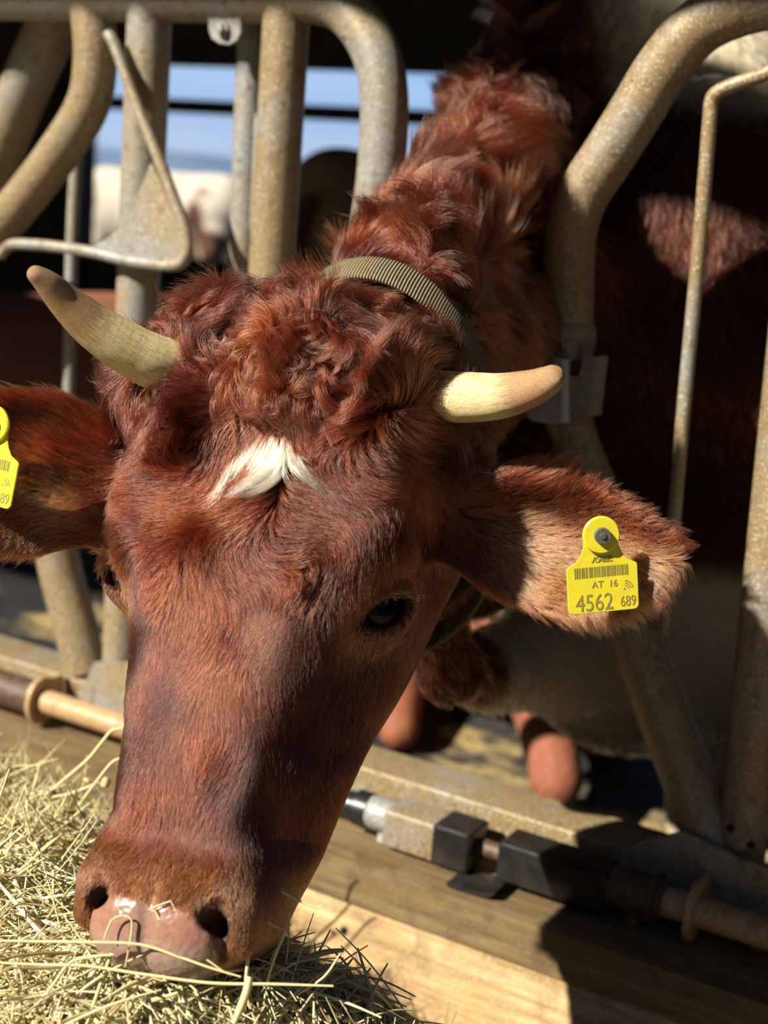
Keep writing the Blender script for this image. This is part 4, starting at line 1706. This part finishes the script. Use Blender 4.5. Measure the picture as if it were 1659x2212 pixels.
NS = 120
ths = np.linspace(0, 2 * math.pi, NS + 1)[:-1] + math.pi
strip = []
for off in np.linspace(-.019, .019, 7):
    dirs = np.cos(ths)[:, None] * ax1 + np.sin(ths)[:, None] * ax2
    P_ = np.tile(mid_c + ndir * off, (NS, 1)) + dirs * .02
    for _ in range(60):
        dd = sdf_neck(P_.astype(np.float32))
        P_ = P_ + dirs * np.clip(.006 - dd, -.02, .02)[:, None] * .8
    strip.append(P_)
strip = np.array(strip)
rad = np.linalg.norm(strip - mid_c, axis=2)
rad = rad.max(0)
k_ = np.exp(-np.linspace(-2, 2, 13) ** 2); k_ /= k_.sum()
hull = rad.copy()
for _ in range(12):
    hull = np.maximum(hull, np.convolve(np.concatenate([hull[-6:], hull, hull[:6]]), k_, 'valid'))
Vs, Fs, SV = [], [], []
cum = np.concatenate([[0], np.cumsum(np.full(NS, .0085))])
for j_, off in enumerate(np.linspace(-.019, .019, 7)):
    for i_ in range(NS):
        dr = math.cos(ths[i_]) * ax1 + math.sin(ths[i_]) * ax2
        Vs.append(mid_c + ndir * off + dr * (hull[i_] + .009 - .0015 * (off / .019) ** 2)); SV.append((i_ / NS * 1.0, off, 0))
for j_ in range(6):
    for i_ in range(NS): Fs.append((j_ * NS + i_, j_ * NS + (i_ + 1) % NS, (j_ + 1) * NS + (i_ + 1) % NS, (j_ + 1) * NS + i_))
cl = mesh_np('neck_collar', Vs, Fs, M_strap, None)
at = cl.data.attributes.new('suv', 'FLOAT_VECTOR', 'POINT')
at.data.foreach_set('vector', np.array(SV, np.float32).ravel())
md = cl.modifiers.new('thickness', 'SOLIDIFY'); md.thickness = .0035; md.offset = 0
tag(cl, 'woven tan webbing collar round the neck of the cow, just behind the right horn', 'collar')

# ------------------------------------------------------------------ hay
def hay_height(x_, y_):
    """top of the heap over the trough floor"""
    h_ = HB0 + 0 * x_
    for (a_, b_), w_ in zip(HCENT, HW): h_ = h_ + w_ * np.exp(-((x_ - a_) / .17) ** 2 - ((y_ - b_) / .15) ** 2)
    return np.maximum(h_, .255)


HPTS = [(-.609, -.737, .737), (-.538, -.719, .745), (-.482, -.668, .730), (-.439, -.617, .700), (-.403, -.568, .660), (-.795, -.586, .675), (-.708, -.593, .680),
        (-1.088, -.349, .600), (-.96, -.389, .615), (-1.05, -.48, .63), (-.2, -.7, .30), (-.25, -.4, .27), (-.42, -.36, .34), (-.60, -.36, .46), (-.55, -.92, .63), (-.9, -.95, .52),
        (-1.2, -.6, .67), (-1.5, -.6, .60), (-.28, -.9, .30), (-.76, -.36, .50), (-.34, -.50, .50), (-.65, -.48, .60), (-.5, -1.15, .35), (-.9, -1.2, .35), (-1.3, -.95, .5),
        (-1.7, -.8, .4), (-1.3, -.35, .60), (-.9, -.70, .69), (-.05, -.6, .26), (0, -1, .26), (-.30, -.66, .46), (-.62, -.62, .69), (-.52, -.56, .63)]
HB0 = .26
HCENT = [(a_, b_) for a_ in np.arange(-1.8, .15, .15) for b_ in np.arange(-1.3, -.2, .14)]
_A = np.array([[math.exp(-((p_[0] - c_[0]) / .17) ** 2 - ((p_[1] - c_[1]) / .15) ** 2) for c_ in HCENT] for p_ in HPTS])
_b = np.array([p_[2] - HB0 for p_ in HPTS])
HW = _A.T @ np.linalg.solve(_A @ _A.T + .02 * np.eye(len(HPTS)), _b)
hx_ = np.linspace(-1.9, .2, 150); hy_ = np.linspace(-1.35, -.27, 90)
XX, YY = np.meshgrid(hx_, hy_, indexing='ij')
ZZ = hay_height(XX, YY) - .012 + .006 * np.sin(XX * 60) * np.cos(YY * 70)
Vm = np.stack([XX, YY, ZZ], -1).reshape(-1, 3)
idx = np.arange(150 * 90).reshape(150, 90)
Fm = np.stack([idx[:-1, :-1], idx[1:, :-1], idx[1:, 1:], idx[:-1, 1:]], -1).reshape(-1, 4)
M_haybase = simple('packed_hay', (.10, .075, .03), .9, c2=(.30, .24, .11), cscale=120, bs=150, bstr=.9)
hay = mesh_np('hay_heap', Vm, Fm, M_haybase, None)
tag(hay, 'heap of dry pale hay in the trough under the muzzle of the cow', 'hay', kind='stuff')


def hay_strands(N_, pos_fn, length, seed, steep=.12, rad=.0007, K_=7):
    rs = np.random.default_rng(seed)
    c_ = pos_fn(rs, N_)
    az = rs.uniform(0, 2 * math.pi, N_)
    el = rs.normal(0, steep, N_)
    d_ = np.stack([np.cos(az) * np.cos(el), np.sin(az) * np.cos(el), np.sin(el)], 1)
    ln_ = length[0] + (length[1] - length[0]) * rs.uniform(0, 1, N_) ** 1.7
    sdv = unit(np.cross(d_, rs.normal(size=(N_, 3))))
    t = np.linspace(-.5, .5, K_)[None, :, None]
    bend = rs.normal(0, .16, N_)[:, None, None]
    P_ = c_[:, None] + d_[:, None] * t * ln_[:, None, None] + sdv[:, None] * (t ** 2 - .08) * bend * ln_[:, None, None] * 2
    kink = (rs.uniform(size=N_) < .25)[:, None, None]
    P_ = P_ + kink * np.abs(t) * rs.normal(0, .35, (N_, 1, 3)) * ln_[:, None, None] * .6
    # follow the heap
    zz = hay_height(P_[..., 0], P_[..., 1])
    zc = hay_height(c_[:, 0], c_[:, 1])
    P_[..., 2] += (zz - zc[:, None]) * .85
    R_ = (rad * np.exp(rs.normal(0, .38, N_)))[:, None] * np.array([.55, .9, 1, 1, .95, .8, .4])[None]
    pal = np.array([(.70, .62, .34), (.62, .52, .26), (.78, .70, .44), (.46, .44, .20), (.44, .31, .14), (.30, .20, .09), (.56, .56, .30)])
    T_ = pal[rs.choice(7, N_, p=[.26, .2, .18, .12, .11, .05, .08])] * rs.uniform(.75, 1.12, (N_, 1))
    return P_, R_, T_


def pos_top(rs, n):
    x_ = rs.uniform(-1.75, -.05, n * 3); y_ = rs.uniform(-1.3, -.30, n * 3)
    z_ = hay_height(x_, y_)
    keep = (z_ > .30)
    x_, y_, z_ = x_[keep][:n], y_[keep][:n], z_[keep][:n]
    while len(x_) < n:
        x_ = np.concatenate([x_, x_])[:n]; y_ = np.concatenate([y_, y_])[:n]; z_ = np.concatenate([z_, z_])[:n]
    return np.stack([x_, y_, z_ + rs.uniform(-.012, .010, n)], 1)


A1 = hay_strands(30000, pos_top, (.03, .16), 71)


def pos_near(rs, n):
    x_ = rs.normal(-.62, .20, n); y_ = rs.normal(-.72, .11, n)
    return np.stack([x_, y_, hay_height(x_, y_) + rs.uniform(-.008, .010, n)], 1)


A2 = hay_strands(9000, pos_near, (.03, .20), 72, .24, .00085)


def pos_left(rs, n):
    x_ = rs.normal(-1.02, .13, n); y_ = rs.normal(-.52, .10, n)
    return np.stack([x_, y_, hay_height(x_, y_) + rs.uniform(-.01, .03, n)], 1)


A3 = hay_strands(7000, pos_left, (.04, .18), 73, .5, .0008)
# single stalks that can be told apart: (pixels along the stalk, depth, radius)
SPS = [([(95, 1720), (190, 1640), (240, 1580), (275, 1575)], 1.42, .0016), ([(170, 1740), (215, 1680), (245, 1645), (275, 1635)], 1.40, .0014),
       ([(90, 1725), (150, 1715), (215, 1690)], 1.42, .0014), ([(555, 1893), (600, 1920), (655, 1950), (690, 1962)], 1.00, .0009),
       ([(520, 1965), (555, 1975), (590, 1998), (618, 2010)], .985, .0008), ([(618, 2010), (600, 2050), (580, 2110), (570, 2170)], .985, .0010),
       ([(225, 2030), (245, 1985), (285, 1990), (270, 2090)], .955, .0007), ([(325, 1960), (340, 1975), (352, 2000), (410, 2090)], .955, .0008),
       ([(370, 1948), (395, 1995), (420, 2050), (500, 2110)], .955, .0008), ([(320, 1965), (345, 1955), (370, 1946)], .955, .0006),
       ([(525, 2030), (535, 2060), (532, 2110), (525, 2180)], .97, .0013), ([(0, 2032), (120, 2035), (300, 2040), (420, 2080), (520, 2110)], .95, .0010),
       ([(0, 2080), (110, 2085), (230, 2090), (400, 2120), (560, 2125), (720, 2130)], .95, .0011), ([(540, 2110), (530, 2150), (505, 2212)], .94, .0028),
       ([(60, 2200), (120, 2120), (160, 2075), (245, 2062)], .95, .0011), ([(640, 2150), (700, 2110), (735, 2060)], 1.0, .0009),
       ([(225, 1700), (232, 1680)], 1.42, .0045), ([(188, 1690), (192, 1683)], 1.42, .0042)]
PS, RS_, TS = [], [], []
for pxs_, d_, r_s in SPS:
    q_ = catmull([PW(a_, b_, d_) for a_, b_ in pxs_], 6) if len(pxs_) > 2 else np.array([PW(a_, b_, d_) for a_, b_ in pxs_])
    tq = np.linspace(0, 1, len(q_))
    PS.append(np.stack([np.interp(np.linspace(0, 1, 7), tq, q_[:, k_i]) for k_i in range(3)], 1)[None])
    RS_.append(np.full((1, 7), r_s) * np.array([[.7, 1, 1, 1, 1, .9, .6]]))
    TS.append(np.array([[.66, .58, .30]]) if r_s < .004 else np.array([[.60, .46, .22]]))
A4 = (np.concatenate(PS), np.concatenate(RS_), np.concatenate(TS))
PA = np.concatenate([A1[0], A2[0], A3[0], A4[0]])
RA = np.concatenate([A1[1], A2[1], A3[1], A4[1]])
TA = np.concatenate([A1[2], A2[2], A3[2], A4[2]])
sx1 = make_curves('hay_stalks', PA, RA, TA, M_straw, hay)
sx1['kind'] = 'stuff'

# ------------------------------------------------------------------ the other cows, further back
def plain_cow_sdf(p):
    """standing cow, nose towards -x, feet at z=0, about 2.2 m long"""
    p = p.astype(np.float32)
    d = ell(p, (0, 0, .98), (.72, .30, .38))
    d = smin(d, ell(p, (-.48, 0, 1.0), (.30, .27, .36)), .1)
    d = smin(d, ell(p, (.52, 0, 1.06), (.32, .28, .30)), .1)
    d = smin(d, cone(p, (-.5, 0, 1.26), (.62, 0, 1.28), .09, .09), .1)
    d = smin(d, cone(p, (-.62, 0, 1.12), (-1.02, 0, 1.22), .17, .11), .1)
    d = smin(d, cone(p, (-.60, 0, .88), (-1.0, 0, 1.08), .13, .08), .1)
    d = smin(d, cone(p, (-1.06, 0, 1.24), (-1.20, 0, 1.10), .105, .095), .05)
    d = smin(d, cone(p, (-1.20, 0, 1.10), (-1.42, 0, .86), .080, .062), .05)
    d = smin(d, ell(p, (-1.44, 0, .84), (.06, .07, .055)), .03)
    for s_ in (-1, 1):
        d = smin(d, cone(p, (-1.08, s_ * .10, 1.26), (-1.06, s_ * .24, 1.24), .03, .012), .02)
        d = smin(d, cone(p, (-.50, s_ * .15, .75), (-.50, s_ * .15, .42), .09, .055), .05)
        d = smin(d, cone(p, (-.50, s_ * .15, .42), (-.50, s_ * .15, .06), .05, .036), .03)
        d = smin(d, cone(p, (-.50, s_ * .15, .06), (-.53, s_ * .15, .03), .045, .045), .02)
        d = smin(d, cone(p, (.56, s_ * .15, .85), (.50, s_ * .16, .55), .15, .08), .05)
        d = smin(d, cone(p, (.50, s_ * .16, .55), (.66, s_ * .16, .42), .065, .05), .03)
        d = smin(d, cone(p, (.66, s_ * .16, .42), (.62, s_ * .16, .06), .045, .036), .03)
        d = smin(d, cone(p, (.62, s_ * .16, .06), (.59, s_ * .16, .03), .045, .045), .02)
    d = smin(d, ell(p, (.30, 0, .62), (.14, .11, .10)), .05)
    return d


def patch_mat(name, thr, scale, off, brown=(.10, .030, .014), white=(.62, .54, .42)):
    m, n, b = newmat(name)
    tc_ = n.nodes.new('ShaderNodeTexCoord')
    mp_ = n.nodes.new('ShaderNodeMapping')
    mp_.inputs['Location'].default_value = off
    n.links.new(tc_.outputs['Object'], mp_.inputs[0])
    big = noise(n, scale, 2, .4, vec=mp_.outputs[0])
    f = noise(n, 60, 4, .6)
    br = ramp(n, f, [(.3, tuple(c_ * .7 for c_ in brown)), (.7, tuple(c_ * 1.3 for c_ in brown))])
    c = mixc(n, ramp(n, big, [(thr - .02, (0, 0, 0)), (thr + .02, (1, 1, 1))]), br, white)
    n.links.new(c, b.inputs['Base Color'])
    b.inputs['Roughness'].default_value = .75
    bump(n, b, f, .6, .01)
    return m


Vp, Qp = mesh_sdf(plain_cow_sdf, (-1.6, -.42, -.03), (1.0, .42, 1.5), .02)
npn, _ = vert_normals(Vp, Qp)
if np.sign(plain_cow_sdf(Vp[::9] + npn[::9] * .01) - plain_cow_sdf(Vp[::9] - npn[::9] * .01)).mean() < 0: Qp = Qp[:, ::-1]
PCM = bpy.data.meshes.new('plain_cow_body')
PCM.from_pydata(Vp.tolist(), [], Qp.tolist())
PCM.polygons.foreach_set('use_smooth', np.ones(len(PCM.polygons), bool))
M_bhorn = simple('pale_horn', (.62, .50, .30), .4)
M_beye = simple('dark_eye', (.01, .008, .008), .1)
M_btail = simple('tail_hair', (.10, .05, .03), .8)


def plain_cow(label, loc, rz, mat, size=1.0):
    root = empty('cow', (0, 0, 0))
    tag(root, label, 'cow', 'other cows of the herd in the background')
    me_ = PCM.copy()
    link_mesh('body', me_, mat, root)
    for s_ in (-1, 1):
        tube('horn', [(-1.05, s_ * .07, 1.33), (-1.07, s_ * .17, 1.36), (-1.13, s_ * .25, 1.44), (-1.16, s_ * .27, 1.52)], [.032, .028, .018, .006], M_bhorn, root, 16)
        bm_ = bmesh.new()
        bmesh.ops.create_uvsphere(bm_, u_segments=16, v_segments=10, radius=.024)
        for v in bm_.verts: v.co += Vector((-1.20, s_ * .085, 1.14))
        bm_obj('eye', bm_, M_beye, root)
    tube('tail', [(.80, 0, 1.22), (.88, 0, 1.05), (.90, .02, .75), (.88, .03, .5), (.88, .03, .34)], [.028, .024, .02, .024, .035], M_btail, root, 14)
    root.location = [float(c_) for c_ in loc]
    root.rotation_euler = (0, 0, rz)
    root.scale = (size, size, size)
    return root


def at_px(px, d, z): 
    p_ = PW(px, 420, d)
    return (p_[0], p_[1], z)


mA = patch_mat('white_backed_hide', .44, 1.5, (3.1, .3, .2))
mB = patch_mat('brown_hide_pale_loin', .60, 1.2, (1.3, 2.2, 4.), white=(.34, .26, .16))
mC = patch_mat('light_red_hide', .75, 1.2, (0, 5, 1), brown=(.30, .11, .06))
mD = patch_mat('dark_red_hide', .70, 1.2, (7, 5, 1), brown=(.12, .035, .016))
plain_cow('cow with a cream white back standing outside beyond the far opening', at_px(345, 12.5, .0), math.radians(24), mA, 1.0)
plain_cow('dark red cow with a tan loin standing in the barn behind the two middle pipes', at_px(860, 4.7, FLOOR_Z), math.radians(-80), mB, .95)
plain_cow('light red young cow partly in sun at the far left behind the left horn', at_px(215, 3.2, FLOOR_Z), math.radians(68), mC, .66)


def lying_sdf(p):
    """cow lying down, head resting low in front (-x), ground at z=0"""
    p = p.astype(np.float32)
    d = ell(p, (.25, 0, .32), (.75, .36, .34))
    d = smin(d, ell(p, (.62, .10, .30), (.34, .36, .30)), .08)
    d = smin(d, cone(p, (-.30, 0, .38), (-.62, 0, .34), .20, .12), .1)
    d = smin(d, cone(p, (-.66, 0, .36), (-.74, 0, .30), .100, .095), .05)
    d = smin(d, cone(p, (-.74, 0, .30), (-.98, 0, .13), .085, .062), .05)
    for s_ in (-1, 1):
        d = smin(d, cone(p, (-.66, s_ * .09, .40), (-.64, s_ * .22, .37), .03, .012), .02)
        d = smin(d, cone(p, (-.20, s_ * .26, .12), (-.50, s_ * .30, .06), .08, .055), .04)
        d = smin(d, cone(p, (.60, s_ * .34, .10), (.25, s_ * .40, .06), .09, .055), .04)
    return d


Vl, Ql = mesh_sdf(lying_sdf, (-1.15, -.6, -.05), (1.15, .6, .8), .02)
nln, _ = vert_normals(Vl, Ql)
if np.sign(lying_sdf(Vl[::9] + nln[::9] * .01) - lying_sdf(Vl[::9] - nln[::9] * .01)).mean() < 0: Ql = Ql[:, ::-1]
root = empty('cow', (0, 0, 0))
tag(root, 'red cow lying on the barn floor below the white belly of the feeding cow', 'cow', 'other cows of the herd in the background')
mesh_np('body', Vl, Ql, patch_mat('lying_cow_hide', .85, 1.6, (2, 5, 3), brown=(.26, .085, .04)), root)
for s_ in (-1, 1):
    tube('horn', [(-.64, s_ * .07, .44), (-.66, s_ * .15, .47), (-.70, s_ * .20, .54), (-.72, s_ * .20, .62)], [.030, .026, .016, .006], M_bhorn, root, 16)
p_ = PW(1190, 1735, 2.72)
rzl = math.radians(128)
root.location = (p_[0] + .78 * math.cos(rzl), p_[1] + .78 * math.sin(rzl), FLOOR_Z)
root.scale = (.82, .82, .82)
root.rotation_euler = (0, 0, rzl)
